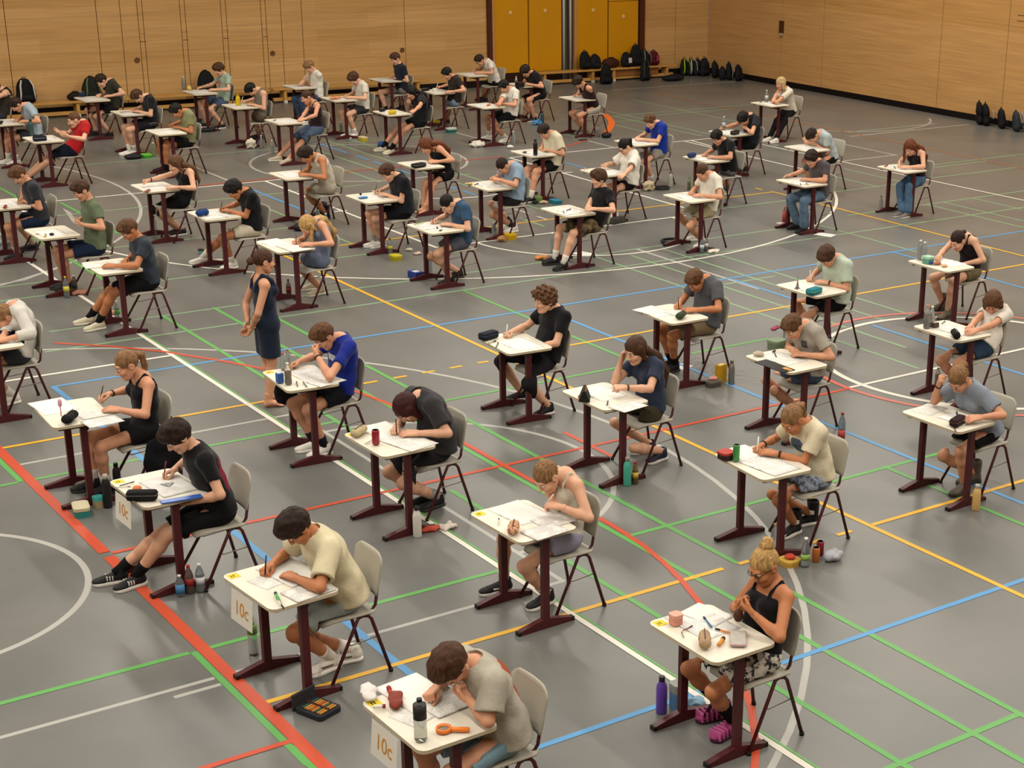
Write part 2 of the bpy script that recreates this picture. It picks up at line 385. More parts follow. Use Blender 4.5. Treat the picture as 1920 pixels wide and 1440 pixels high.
    if hs == 'long':
        L = st.get('tail', .3)
        for s in (-1, 0, 1):
            a = hc+R3 @ (.075, s*.04, -.03); b = N+J['bk']*.075+lat*s*.055+up*.015; t = max(.35, 1-L/.5); c = B((1+t)/2)+J['bk']*.135+lat*s*.06; d = B(t)+J['bk']*.125+lat*s*.05
            c2 += [(a, b, .045, .042), (b, c, .042, .038), (c, d, .038, .014)]
        for s in st.get('curtain', ()):
            a = hc+R3 @ (-.02, s*.088, -.0); c2 += [(a, a+np.array((-.01, s*.0, -.13)), .026, .024), (a+np.array((-.01, 0, -.13)), a+np.array((.0, 0, -.24)), .024, .01)]
    if c2:
        P = np.array([x for c in c2 for x in c[:2]]); g = Field(P.min(0)-.09, P.max(0)+.09, hres)
        for a, b, ra, rb in c2: g.cone(a, b, ra, rb, .015)
        g.noise(.004, 60, .5, (1.5, 1.5, .3)); HP.append((*g.nets(), 0))
    V, Q, m = joinq(HP); hcol = st['hair'][1]
    link('hair', qmesh('hair', V, Q, [hairmat(hcol)], m), body)
    # --- top
    kind, tc = st['top'][:2]; loose = st['top'][2] if len(st['top']) > 2 else 0.; tm = tc if not isinstance(tc, str) else mat(tc, .85, .15, 'cloth', .07, 9, .35, 45, sheen=.1)
    low = np.minimum(lo, pts.min(0)-.25); g = Field(low, hi+.05, hb*.85)
    e = .011+loose*.5
    hem = .03 if kind in ('tee', 'polo', 'sweat') else .0
    if kind in ('tee', 'polo', 'sweat'):
        for i in range(4): g.cone(sp[i], sp[i+1], tr[i]+e+(.012+loose*.4 if i < 2 else 0), tr[i+1]+e+(.008+loose*.3 if i < 1 else 0), .03, SY)
        g.ell(H+(sp[1]-H)*.1, (.118+loose*.4, .16+loose*.3, .1), .03)
        clipback(g)
        fr, fl = {'tee': (.6+loose*6, 1), 'polo': (.58, 1), 'sweat': (1., 0)}[kind]; fr = min(fr, .98)
        for s in 'rl':
            sh, el = J['sh'+s], J['el'+s]
            g.cone(sp[4], sh, .07+loose*.2, .064+loose*.4, .035); g.cone(sh, el, .062+loose*.5, .058+loose*.9, .02, flat=fr)
            if kind == 'sweat': g.cone(el, J['wr'+s], .056, .045, .02, flat=.55)
        g.cone(sp[4], N, .088, .074, .03, .95)
        for s in (-1, 1):
            if fem: g.ell(B(.72)+fwd*.08+lat*s*.068, (.064, .068, .064), .03)
        if kind == 'polo': g.ell(N+up*.012, (.078, .082, .03), .01)
        g.noise(.0035 if near else .002, 34, st.get('ph', 0.)+1, (1, 1, .8))
        g.ell(N+up*.05+fwd*.012, (.075, .068, .05), .008, op='s')
        for s in 'rl':
            sh, el = J['sh'+s], J['el'+s]; d = el-sh; c = sh+d*(fr-.12)
            if kind != 'sweat': g.cone(c, sh+d*1.1, .041+loose*.35, .042+loose*.4, .004, op='s')
        g.half(H+(H-sp[1])*.12, H-sp[1], (-9, -9, H[2]-.4), (9, 9, H[2]+.12))
    else:
        for i in range(3): g.cone(sp[i], sp[i+1], tr[i]+.008, tr[i+1]+.008, .03, SY)
        g.ell(H+(sp[1]-H)*.1, (.11, .155, .09), .03)
        for s in (-1, 1):
            if fem: g.ell(B(.72)+fwd*.08+lat*s*.068, (.058, .062, .058), .03)
        clipback(g); g.noise(.0025, 34, 2.)
        g.half(B(.84), nrm(up-fwd*.15)); g.half(H+(H-sp[1])*.12, H-sp[1], (-9, -9, H[2]-.4), (9, 9, H[2]+.12))
        w = .011 if kind == 'cami' else .026
        for s in (-1, 1):
            a = B(.80)+fwd*.098+lat*s*.075; b = B(.96)+up*.055+lat*s*.082; c = B(.80)-fwd*.088+lat*s*.07
            g.cone(a, (a+b)/2+fwd*.028, w, w, .004); g.cone((a+b)/2+fwd*.028, b, w, w, .004); g.cone(b, (b+c)/2-fwd*.02, w, w, .004); g.cone((b+c)/2-fwd*.02, c, w, w, .004)
    if kind == 'dress':
        for s in 'rl': g.cone(J['hj'+s], J['kn'+s], .1, .1, .08, flat=J.get('skl', .62))
        clipseat(g)
    V, Q = g.nets(); mi = np.zeros(len(Q), int); mats = [tm]
    if st.get('print'):
        cc = V[Q].mean(1)
        for (t0, t1, l0, l1, side, col) in st['print']:
            p0, p1 = B(t0), B(t1); ax = nrm(p1-p0); tt = (cc-p0) @ ax/np.linalg.norm(p1-p0); ll = (cc-p0) @ lat; ss = (cc-(p0+np.outer(tt, p1-p0))) @ fwd
            mk = (tt > 0) & (tt < 1) & (ll > l0) & (ll < l1) & ((ss > .03) if side > 0 else (ss < -.03)); mats.append(mat(col, .8, .15, 'print', .35, 60)); mi[mk] = len(mats)-1
    top = link({'tee': 'tshirt', 'polo': 'polo_shirt', 'sweat': 'sweatshirt', 'tank': 'tank_top', 'cami': 'camisole', 'dress': 'dress'}[kind], qmesh('top', V, Q, mats, mi), body)
    # --- bottoms
    if 'bot' in st:
        bk, bc = st['bot'][:2]; fr = st['bot'][2] if len(st['bot']) > 2 else .62; bmt = bc if not isinstance(bc, str) else mat(bc, .85, .15, 'cloth', .07, 9, .35, 45)
        g = Field(low-[0, .1, 0], hi+[.05, .1, -.0], hb*.9); k = .03 if bk != 'skirt' else .09; w = {'shorts': .018, 'trousers': .01, 'skirt': .03, 'wide': .03}[bk]
        for s in 'rl':
            g.cone(J['hj'+s], J['kn'+s], .085*lr+w, .062*lr+w*1.1, k, flat=1. if bk == 'trousers' else fr)
        g.ell(H, (.112, .162*bw, .1), .04); clipseat(g)
        if bk == 'trousers':
            for s in 'rl': g.cone(J['kn'+s], J['an'+s]+(J['kn'+s]-J['an'+s])*.06, .066, .052 if len(st['bot']) < 4 else st['bot'][3], .03)
        if bk == 'skirt': pass
        clipback(g); g.noise(.0035 if near else .002, 30, 4., (.7, 1, 1)); clipseat(g)
        g.half(H+(sp[1]-H)*.38, sp[1]-H, (-9, -9, H[2]), (9, 9, H[2]+.4))
        if bk != 'trousers' and bk != 'skirt':
            for s in 'rl':
                d = J['kn'+s]-J['hj'+s]; g.cone(J['hj'+s]+d*(fr-.1), J['hj'+s]+d*1.2, .072*lr, .064*lr, .004, op='s')
        link({'shorts': 'shorts', 'wide': 'shorts', 'trousers': 'trousers', 'skirt': 'skirt'}[bk], qmesh('bottom', *g.nets(), [bmt]), body)
    # --- shoes and socks
    sk = st.get('shoe', 'white')
    if sk != 'bare':
        kind, cu, cs = SHOES[sk]
        for s in 'rl':
            U, S = T('shoe', .008 if near else .011, kind == 'boot')
            ku = ('shoe', sk, near)
            if ku not in _T: _T[ku] = (qmesh('shoe', *U, [mat(cu, .6, .3, 'shoe')]), qmesh('sole', *S, [mat(cs, .6, .3, 'sole')]))
            so = link('shoe', _T[ku][0], body, J['fm'+s]); link('sole', _T[ku][1], so)
            for c, d, mrk in st.get('shoemark', ()): link('shoe_stripe', MB().box(c, d).mesh('shoe_stripe', mat(mrk, .5)), so)
            if st.get('sock'):
                an, kn = J['an'+s], J['kn'+s]; u = nrm(kn-an); hgt = st.get('sockh', .11)
                link('sock', MB().tube([an-u*.03, an+u*.03, an+u*hgt*.7, an+u*hgt], [.042, .041, .047, .049], 12).mesh('sock', mat(st['sock'], .9, .1, 'knit')), body)
    if st.get('glasses'):
        g = MB()
        for s in (-1, 1):
            cpt = [Vector((-.1, s*.032+.021*math.cos(a), .008+.018*math.sin(a))) for a in np.linspace(0, 2*math.pi, 13)]; g.tube(cpt, .0022, 5); g.tube([(-.1, s*.053, .012), (.0, s*.083, .012)], .002, 5)
        g.tube([(-.102, -.011, .01), (-.102, .011, .01)], .002, 5); link('glasses', g.mesh('glasses', mat('1c1917', .4)), body, J['HM'])
    for s in 'rl':
        if st.get('band'+s):
            c, nmb = st['band'+s]; M = J['hm'+s]; link(nmb, MB().lathe([(.027, -.009), (.031, -.006), (.031, .006), (.027, .009)], n=14).mesh(nmb, mat(c, .5)), body, M @ Matrix.Translation((.03, 0, 0)) @ Matrix.Rotation(math.pi/2, 4, 'Y'))
            if nmb == 'wristwatch': link('watch_face', MB().lathe([(.019, -.004), (.019, .004)], n=14).mesh('watch_face', mat('4a2418', .3)), body, M @ Matrix.Translation((.03, 0, .033)))
    return body
SHOES = {'white': ('s', 'd9d5cc', 'e6e2da'), 'black': ('s', '161618', '2a2a2a'), 'blackw': ('s', '17171a', 'cfcbc2'), 'cream': ('s', 'cfc6ae', 'ddd6c6'), 'grey': ('s', '6a6660', 'b9b5ac'), 'greyboot': ('boot', '5c564d', '2b2926'),
         'beige': ('s', 'b9ab96', 'd8d0c2'), 'olive': ('boot', '5e5745', '3a352b'), 'navy': ('s', '1d2233', 'c8c4bc'), 'hightop': ('boot', '18181b', 'dcd8d0'), 'blackboot': ('boot', '141416', '1c1c1c'), 'brown': ('s', '4b3426', '8a8074'), 'pinksock': ('s', '8c2f63', '3a1a2c')}
_HM = {}
def hairmat(c):
    if c not in _HM:
        r, g, b = [int(c[i:i+2], 16) for i in (0, 2, 4)]; d = lambda k: '%02x%02x%02x' % tuple(min(255, int(v*k)) for v in (r, g, b))
        _HM[c] = ramp_mat('hair', 'noise', [(.3, d(.7)), (.6, c), (.8, d(1.35))], .6, .2, 60, (1, 2.4, .3), 2, bump=.6)
    return _HM[c]
HAIRC = dict(dk='2a1c15', br='4a3020', mb='5f4029', lb='8a6644', bl='b8935c', bk='17130f', au='6b3a22', rd='3a1413', gr='c4a878')
def person(nm, who, D, C, st, head, pitch=38, yaw=0, roll=0, hy=0., rh=None, lh=None, re=None, le=None, rf=None, lf=None, rp=None, lp=None, turn=0., fr=None, label=None, sc=None):
    D = np.array([D[0], D[1], 0.]); root = np.array([C[0], C[1], 0.]); near = C[1] < 21
    fem = st.get('sex') == 'f'; s = sc or (.95 if fem else 1.)
    o = empty('person', root, label=label or who, category='person', group=None) if False else empty('person', root)
    o['label'] = label or who; o['category'] = 'person'
    H = np.array([.03, 0, .557]); hc = PY(head[0], head[1], C[1]+hy)-root
    HM = headmat(hc, pitch, yaw, roll); R3 = np.array(HM.to_3x3()); Jn = hc+R3 @ (.03, 0, -.06)
    L1 = .49*s; d0 = np.linalg.norm(Jn-H); DBG.append((nm, round(d0/(L1+.1), 2), np.round(hc, 2).tolist()))
    N = ik(H, Jn, L1, .1, (1., 0, .45)); v = nrm(N-H); pole = np.array((1., 0, .3)); perp = nrm(pole-v*(pole @ v)); curve = max(0, 1-d0/(L1+.1))
    M = (H+N)/2+perp*(.02+.12*min(1, curve*3))
    B = lambda t: H*(1-t)**2+M*2*t*(1-t)+N*t*t
    q = math.radians(turn); lat = np.array((-math.sin(q), math.cos(q), 0.)); J = dict(H=H, N=N, B=B, lat=lat, HM=HM, seat=(0, 0), front=np.array((-1., 0, 0)), bk=nrm(perp*.9+(0.2, 0, 0)))
    sw = .155 if fem else .172; st.setdefault('ph', C[0]*3)
    for k, sg, hsp, esp, fsp, pp in (('r', 1, rh, re, rf, rp), ('l', -1, lh, le, lf, lp)):
        sh = B(.93)+lat*sg*sw*s*.98+(0, 0, -.012); z = .792
        raised = False
        if hsp is None: hd = D-root+(-.03+.03*sg*-1, sg*.1, z)
        elif hsp == 'lap': hd = H+np.array((-.27, sg*.07, .115))
        elif hsp[0] == 'p': hd = PY(hsp[1], hsp[2], C[1]+hsp[3])-root; raised = True
        elif hsp[0] == 'z': hd = G(hsp[1], hsp[2], hsp[3])-root
        else: hd = G(hsp[0], hsp[1], z)-root
        v = hd-sh; dd = np.linalg.norm(v); L = (.28+.245+.07)*s
        if dd > L: sh = sh+nrm(v)*min(.09, dd-L); hd = sh+nrm(hd-sh)*min(np.linalg.norm(hd-sh), L*1.03)
        pole = (.35, sg*.75, -.55)
        if esp is not None: el = (PY(esp[1], esp[2], C[1]+esp[3]) if esp[0] == 'p' else G(esp[0], esp[1], .8))-root
        else: el = ik(sh, hd, .28*s, .31*s, pole)
        dh = nrm(hd-el)
        if not raised and hsp != 'lap': dh = nrm(dh*(1, 1, .35))
        wr = hd-dh*.07
        if esp is None:
            el = ik(sh, wr, .28*s, .245*s, pole)
            if hsp != 'lap' and abs(el[0]+root[0]-D[0]) < .27 and abs(el[1]+root[1]-D[1]) < .37 and el[2] < .8: el = np.array((el[0], el[1], .8))
        if not raised and hsp != 'lap': wr[2] = max(wr[2], .787)
        n = np.array((0, 0, -1.))+np.array((0, -.45*sg, 0)) if not raised else nrm(hc-hd)
        if hsp == 'lap': n = np.array((0, 0, -1.))
        J['sh'+k], J['el'+k], J['wr'+k] = sh, el, wr; J['hm'+k] = frame(wr, -dh, -n); J['pose'+k] = pp or ('write' if k == 'r' and st.get('pen') else 'rest' if k == 'r' else 'flat')
        hj = H+lat*0+np.array((-.01, sg*.085, 0)); J['hj'+k] = hj
        ft = (G(fsp[0], fsp[1], .04)-root) if fsp is not None else np.array((-.36, sg*.12, .04))
        toe = nrm((-1, sg*.18, 0) if fr is None else fr); an = ft-toe*.07; an[2] = .0895
        v = an-hj; mx = .86*s
        if np.linalg.norm(v[:2]) > .78: an[:2] = hj[:2]+v[:2]*.78/np.linalg.norm(v[:2])
        kn = ik(hj, an, .43*s, .42*s, (-.75, sg*.22, .85)); kn[2] = min(kn[2], .64)
        J['kn'+k], J['an'+k] = kn, an; J['fm'+k] = frame(an, -toe, (0, 0, 1))
    ANCH[nm] = {k: np.array(J['hm'+k] @ Vector((-.075, 0, -.0)))+root for k in 'rl'}; ANCH[nm]['M'] = {k: Matrix.Translation(Vector(root)) @ J['hm'+k] for k in 'rl'}
    body = figure(nm, o, J, st, near)
    return o, body, J
# ---------------------------------------------------------------- hall
XW, YW, XL, YF, ZC = 27.74, 35.53, -12., -4., 8.2
def wood(name, a, b, rot=False):
    m = bpy.data.materials.new(name); m.use_nodes = True; nt = m.node_tree; bs = nt.nodes['Principled BSDF']; bs.inputs['Roughness'].default_value = .5; bs.inputs['Specular IOR Level'].default_value = .25
    tc = nt.nodes.new('ShaderNodeTexCoord'); mp = nt.nodes.new('ShaderNodeMapping')
    if rot: mp.inputs['Rotation'].default_value = (math.pi/2, 0, math.pi/2)
    else: mp.inputs['Rotation'].default_value = (math.pi/2, 0, 0)
    nt.links.new(tc.outputs['Object'], mp.inputs['Vector'])
    br = nt.nodes.new('ShaderNodeTexBrick'); br.inputs['Scale'].default_value = 1.; br.inputs['Brick Width'].default_value = 2.05; br.inputs['Row Height'].default_value = .31; br.inputs['Mortar Size'].default_value = .0015
    br.inputs['Color1'].default_value = (*lin(a), 1); br.inputs['Color2'].default_value = (*lin(b), 1); br.inputs['Mortar'].default_value = (*[v*.75 for v in lin(a)], 1); br.inputs['Bias'].default_value = 0.; br.offset = .37
    nt.links.new(mp.outputs['Vector'], br.inputs['Vector'])
    mp2 = nt.nodes.new('ShaderNodeMapping'); mp2.inputs['Scale'].default_value = (.5, .5, 16) if not rot else (.5, .5, 16)
    nt.links.new(tc.outputs['Object'], mp2.inputs['Vector'])
    n = nt.nodes.new('ShaderNodeTexNoise'); n.inputs['Scale'].default_value = 1.6; n.inputs['Detail'].default_value = 4; nt.links.new(mp2.outputs['Vector'], n.inputs['Vector'])
    r = nt.nodes.new('ShaderNodeMapRange'); r.inputs['From Min'].default_value = .25; r.inputs['From Max'].default_value = .75; r.inputs['To Min'].default_value = .82; r.inputs['To Max'].default_value = 1.13; nt.links.new(n.outputs['Fac'], r.inputs['Value'])
    mx = nt.nodes.new('ShaderNodeVectorMath'); mx.operation = 'SCALE'; nt.links.new(br.outputs['Color'], mx.inputs[0]); nt.links.new(r.outputs['Result'], mx.inputs['Scale'])
    nt.links.new(mx.outputs['Vector'], bs.inputs['Base Color']); return m
WOOD = wood('birch_panel', 'c59b64', 'b98e56'); WOODR = wood('birch_panel_side', 'c29660', 'b4874e', True)
DARK = mat('17120f', .7, .2, 'shadow_gap'); KICK = mat('120d0c', .6, .2, 'kick_board')
fm = ramp_mat('sports_floor', 'noise', [(.3, '5f605d'), (.5, '666663'), (.7, '6d6c68')], .34, .42, .9, (1, 1, 1), 6)
fl = link('floor', MB().box(((XW+XL)/2, (YW+YF)/2, -.05), (XW-XL+.3, YW-YF+.3, .1)).mesh('floor', fm), kind='structure')
def struct(nm, mb, m, **k): return link(nm, mb.mesh(nm, m), kind='structure', **k)
struct('ceiling', MB().box(((XW+XL)/2, (YW+YF)/2, ZC+.05), (XW-XL, YW-YF, .1)), mat('b9b4aa', .8, .1, 'ceiling_panel'))
struct('wall_left', MB().box((XL-.05, (YW+YF)/2, ZC/2), (.1, YW-YF, ZC)), mat('a98558', .6, .2, 'side_wall'))
struct('wall_front', MB().box(((XW+XL)/2, YF-.05, ZC/2), (XW-XL, .1, ZC)), mat('a98558', .6, .2, 'side_wall'))
def panels(lo, hi, seams, z0, z1, gap=.014):
    e = [lo]+[s for s in seams if lo < s < hi]+[hi]; return [(a+gap/2, b-gap/2, z0, z1) for a, b in zip(e, e[1:])]
bx = lambda p: PY(p, 0, YW)[0]
X0, X1 = bx(912), bx(1207)
w = MB(); w.box(((XL+X0)/2, YW+.06, ZC/2), (X0-XL, .06, ZC), 1); w.box(((X1+XW)/2, YW+.06, ZC/2), (XW-X1, .06, ZC), 1); w.box(((X0+X1)/2, YW+.3, ZC/2), (X1-X0+.3, .06, ZC), 1)
S = [bx(p) for p in (5, 178, 223, 255.6, 265, 335.6, 345, 412.5, 422, 487.5, 496.5, 525, 564, 757)]
for a, b, c, d in panels(XL, X0, [-9, -6.2, -3.4, -.6, 2.2, 5., 7.4]+S, .16, ZC)+panels(X1, XW, [X1+1.05], .16, ZC): w.box(((a+b)/2, YW+.015, (c+d)/2), (b-a, .03, d-c))
w.box(((X0+X1)/2, YW+.02, 3.2+(ZC-3.2)/2), (X1-X0, .04, ZC-3.2))
for p, z in ((260, 1.42), (340, 1.42), (417, 1.42), (492, 1.42)):       # cross joints of the narrow strips
    w.box((bx(p)+.02, YW-.0005, z), (.12, .002, .012), 1); w.box((bx(p)+.02, YW-.0005, z+.17), (.12, .002, .006), 1)
wb = struct('wall_back', w, [WOOD, DARK])
for p, q in ((257, 113), (511, 100), (754, 94)):                         # recessed ring pulls
    c = PY(p, q, YW); link('ring_pull', MB().lathe([(.05, 0), (.06, .0), (.06, .008), (.045, .008), (.04, .002)], n=16).mesh('ring_pull', mat('6b4a2c', .4, .4, 'brass_ring', metal=.3)), wb, Matrix.Translation((c[0], YW-.001, c[2])) @ Matrix.Rotation(math.pi/2, 4, 'X'))
link('baseboard_back', MB().box(((XL+X0)/2, YW-.002, .08), (X0-XL, .03, .155)).mesh('baseboard', KICK), kind='structure'); 
w = MB(); w.box((XW+.06, (YW+YF)/2, ZC/2), (.06, YW-YF, ZC), 1)
ry = lambda p, q=0: PX(p, q, XW)[1]
for a, b, c, d in panels(YF, YW, [1., 4.5, 8., 11.5, 15., 18.5, 22.2]+sorted([ry(1468), ry(1547), ry(1770), ry(1896)]), .14, 5.4): w.box((XW+.015, (a+b)/2, (c+d)/2), (.03, b-a, d-c))
c = PX(1905, 28, XW); w.box((XW-.0005, c[1]-.7, c[2]), (.002, 1.3, .012), 1); w.box((XW-.0005, c[1]-.7, c[2]-.12), (.002, 1.3, .012), 1)
w.box((XW+.02, (YW+YF)/2, 7.9), (.04, YW-YF, .6))
wr = struct('wall_right', w, [WOODR, DARK])
struct('baseboard_right', MB().box((XW-.004, (YW+YF)/2, .066), (.03, YW-YF-.1, .132)), KICK)
c = PX(1466, 52, XW); link('wall_socket', MB().box((XW-.012, c[1], c[2]+.02), (.03, .17, .3)).mesh('wall_socket', mat('4a2a14', .5)), wr); link('socket_flap', MB().box((XW-.03, c[1]-.02, c[2]-.16), (.05, .1, .06)).mesh('socket_flap', mat('a9987c', .5)), wr)
# clerestory band above the panelling of the right wall: glazing bars and panes
wn = struct('window_1', MB().box((XW+.02, (YW+YF)/2, 5.43), (.1, YW-YF, .06)).box((XW+.02, (YW+YF)/2, 7.57), (.1, YW-YF, .06)), mat('5a564f', .5))
for i, y in enumerate(np.linspace(YF+.4, YW-.4, 16)): link('window_bar', MB().box((XW+.02, y, 6.5), (.08, .06, 2.1)).mesh('window_bar', mat('5a564f', .5)), wn)
# yellow padded doors
YEL = mat('c4880b', .55, .25, 'yellow_padding', .04, 1.5, .15, 30); BRN = mat('4a2412', .5, .3, 'brown_jamb'); PALE = mat('b78453', .5, .3, 'pale_edge')
struct('trim_1', MB().box((bx(915.5), YW-.01, 1.6), (bx(920)-bx(912), .12, 3.2)), BRN); struct('trim_2', MB().box((bx(921.5), YW-.02, 1.6), (bx(923.5)-bx(920), .1, 3.2)), PALE)
struct('trim_3', MB().box((bx(1202.5), YW-.01, 1.6), (bx(1207)-bx(1198), .12, 3.2)), BRN)
struct('trim_4', MB().box((bx(1076.5), YW-.02, 1.6), (bx(1078.6)-bx(1074.5), .1, 3.2)), PALE)
DR = []
for i, (a, b, zt, q) in enumerate(((924.5, 989.5, 2.16, (957, 24)), (990.5, 1052.5, 3.2, (1022, 20)), (1079.5, 1139.5, 3.2, (1112, 19)), (1140.5, 1197, 1.98, (1169, 31)))):
    xa, xb = bx(a), bx(b); d = struct('door_%d' % (i+1), MB().box(((xa+xb)/2, YW+.03, (zt+.3)/2), (xb-xa-.02, .1, zt-.3), bev=.012), YEL); DR.append(d)
    c = PY(*q, YW-.02); link('door_handle', MB().lathe([(.035, 0), (.055, 0), (.05, .012), (.035, .012)], n=14).mesh('door_handle', mat('d8b070', .4)), d, Matrix.Translation((c[0], YW-.021, c[2])) @ Matrix.Rotation(math.pi/2, 4, 'X'))
xa, xb = bx(924.5), bx(989.5); struct('trim_5', MB().box(((xa+xb)/2, YW+.02, 2.17), (xb-xa, .1, .02)), mat('c9661a', .5)); struct('door_5', MB().box(((xa+xb)/2, YW+.03, 2.7), (xb-xa-.02, .1, 1.), bev=.012), YEL)
xa, xb = bx(1140.5), bx(1197); struct('trim_6', MB().box(((xa+xb)/2, YW, 1.985), (xb-xa, .12, .03)).box((xb-.1, YW, 2.6), (.03, .12, 1.2)).box((xa+.04, YW, 2.6), (.03, .12, 1.2)), mat('e0a63c', .5)); struct('window_2', MB().box(((xa+xb)/2, YW+.06, 2.6), (xb-xa, .02, 1.2)), mat('3a352e', .25, .5, 'dark_glass'))
xa, xb = bx(1053), bx(1074.5); struct('trim_7', MB().box(((xa+xb)/2, YW+.12, 1.6), (xb-xa, .1, 3.2)), mat('4b4640', .5))
for i, p in enumerate((1056, 1068.5)): struct('trim_%d' % (8+i), MB().tube([(bx(p), YW-.02, .02), (bx(p), YW-.02, 3.1)], .035, 10), mat('a9a69c', .4, .5))
struct('trim_10', MB().box((bx(988), YW+.05, .16), (bx(1053)-bx(924), .1, .3)), mat('2a1509', .5)); struct('trim_11', MB().box((bx(1138), YW+.05, .16), (bx(1197)-bx(1080), .1, .3)), mat('3a2010', .5))

# ---------------------------------------------------------------- court lines (metres on the floor)
LC = {'W': ('d6d2c6', 'white'), 'Y': ('d2a229', 'yellow'), 'R': ('b94a30', 'red'), 'O': ('d8662c', 'orange'), 'T': ('a0694a', 'rust'), 'B': ('4f8dbf', 'blue'), 'G': ('5c9c52', 'green'), 'P': ('7d9c78', 'pale_green'), 'S': ('a5a49e', 'grey'), 'D': ('c26a5c', 'pale_red')}
_lz = [.0006]
def strip(col, pts, w):
    z = _lz[0]; _lz[0] += .00002; P = np.array(pts, float); n = len(P); V = []
    for i in range(n):
        t = nrm(P[min(i+1, n-1)]-P[max(i-1, 0)]); q = np.array((-t[1], t[0]))*w/2; V += [(*(P[i]+q), z), (*(P[i]-q), z)]
    link(LC[col][1]+'_court_line', MB().add(V, [(2*i, 2*i+1, 2*i+3, 2*i+2) for i in range(n-1)]).mesh('court_line', mat(LC[col][0], .42, .35, 'line_paint')), fl)
def LA(col, y, *xs, w=.05):
    for i in range(0, len(xs), 2): strip(col, [(xs[i], y), (xs[i+1], y)], w)
def LB(col, x, *ys, w=.05):
    for i in range(0, len(ys), 2): strip(col, [(x, ys[i]), (x, ys[i+1])], w)
def LR(col, cx, cy, r, a0=0, a1=360, w=.05):
    n = max(8, int(abs(a1-a0)/4)); strip(col, [(cx+r*math.cos(math.radians(a0+(a1-a0)*i/n)), cy+r*math.sin(math.radians(a0+(a1-a0)*i/n))) for i in range(n+1)], w)
def LP(col, *px, w=.05): strip(col, [G(px[i], px[i+1])[:2] for i in range(0, len(px), 2)], w)
LA('S', 33.64, 23.3, 27.2); LA('S', 14.62, 3.63, 6.3, w=.04); LB('S', 6.29, 9.7, 14.63, w=.04); LA('S', 9.71, .5, 3.48, 3.62, 6.3, w=.04); LA('S', 9.6, 3.16, 3.48, w=.04)
LR('S', 2.07, 12.16, 1.3, -115, 115); LR('S', 6.29, 12.16, 1.79, -90, 90); LR('S', 2.12, 12.16, 6.66, -80, 80); LA('S', 18.72, 2., 3.3); LA('S', 5.6, 2., 3.3)
LR('S', 2.07, 27.35, 6.8, -75, 75); LR('S', 13.36, 27.4, 1.95); LP('S', 0, 533, 45, 525, 75, 514, 117, 500, w=.04); LR('S', 25.25, 27.63, 2.2, 215, 325)
LA('S', 23.06, 21.4, 22.8); LA('S', 25.27, 23.6, 27.2); LA('S', 25.72, 23.9, 26.6)
for x, r in ((10.6, (26.7, 28.8)), (13.54, (16.1, 18.9, 21.3, 21.6, 21.86, 22.28)), (18.4, (26.5, 27.4)), (22.79, (23., 24.5)), (16.6, (28.6, 29.7))): LB('S', x, *r)
for y, r in ((18.1, (4.9, 21.3)), (18.9, (5.2, 7.5, 8.3, 16.3)), (20.6, (5.1, 7.9, 9.5, 10.2, 16.4, 17.9)), (20.76, (19., 20.7)), (20.87, (21.5, 23.9)), (21.3, (5.3, 6.)), (21.66, (22.4, 23.9)), (21.87, (22.6, 25.4)), (22.77, (7.2, 10.)), (19.12, (17.9, 22.3)), (25.33, (7.2, 12.4, 14.1, 14.5)), (25.73, (23.9, 25.7)), (29.45, (8.7, 16.3)), (29.65, (21.7, 24.)), (30.02, (20.9, 24.8)), (29.24, (20.2, 21.)), (16.55, (12.6, 14.2))): LA('P', y, *r, w=.045)
for x, r in ((12.75, (12.3, 18.8, 25.4, 27.4)), (13.23, (13., 18.6, 20.9, 21.6, 26.4, 29.)), (13.87, (14., 18.7, 22., 22.6, 24.3, 30.4)), (14.34, (14., 18.8, 24.6, 25.7, 28.5, 29.9)), (16.98, (16.6, 18.9)), (19.71, (16.9, 19.1)), (20.1, (17.3, 19.1, 20.7, 22., 27.8, 28.9)), (20.82, (18., 19.1, 20.9, 22.4, 26.8, 30.)), (21.13, (26.8, 30.7)), (22.75, (28., 32.)), (18.44, (27.7, 29.)), (10.2, (21.2, 24.3))): LB('P', x, *r, w=.045)
LA('G', 10.16, -.5, 3.48, 3.62, 6.04, 7.2, 10.9); LA('G', 14.17, 2., 3.48, 3.62, 6.52, 7.49, 9.9, 10.95, 12.1); LA('G', 6.2, 6.4, 7.63)
LB('G', 3.51, 14.17, 17., 8.3, 10.16); LB('G', 3.52, 6.5, 8.57); LB('G', 6.53, 6., 7.55, 8.75, 11.9, 13.8, 18.9, 21., 24.6); LB('G', 7.18, 5.6, 15., 16.3, 18.95, 27., 28.); LB('G', 7.63, 6., 8.55, 9.2, 18.1, 23.6, 26.3); LB('G', 10.19, 8.3, 10.2, 14.3, 18.1); LB('G', 6.062, 6.3, 18.3, w=.02)
LB('B', 4.59, 8.2, 16.78, w=.06); LA('B', 16.78, 4.57, 22.); LA('B', 7.67, 4.6, 11.); LB('B', 10.57, 8.6, 16.78); LB('B', 10.62, 23.7, 25.9); LB('B', 16.66, 13.2, 16.78); LB('B', 16.61, 24.8, 25.6)
LB('B', 13.58, 28.35, 29.72, 27.48, 28.03, 26.87, 27.29, 25.83, 26.23, 24.23, 24.47, 23.55, 24.02, 15.4, 16.7, 11.4, 13.95)
LA('Y', 15.15, 3.63, 6.2, 7.27, 7.47, 7.66, 7.82, 8.01, 8.16, 8.35, 8.5, 8.7, 8.84); LA('Y', 15.2, 9.9, 18.1); LA('Y', 9.19, 3.63, 7.47, 7.63, 7.74, 8.41, 8.51, 8.69, 8.86, 9.1, 12.); LB('Y', 9.07, 6.5, 21.29); LA('Y', 21.29, 9.07, 18.15); LB('Y', 18.15, 13.5, 21.33); LB('Y', 18.1, 21.53, 21.72)
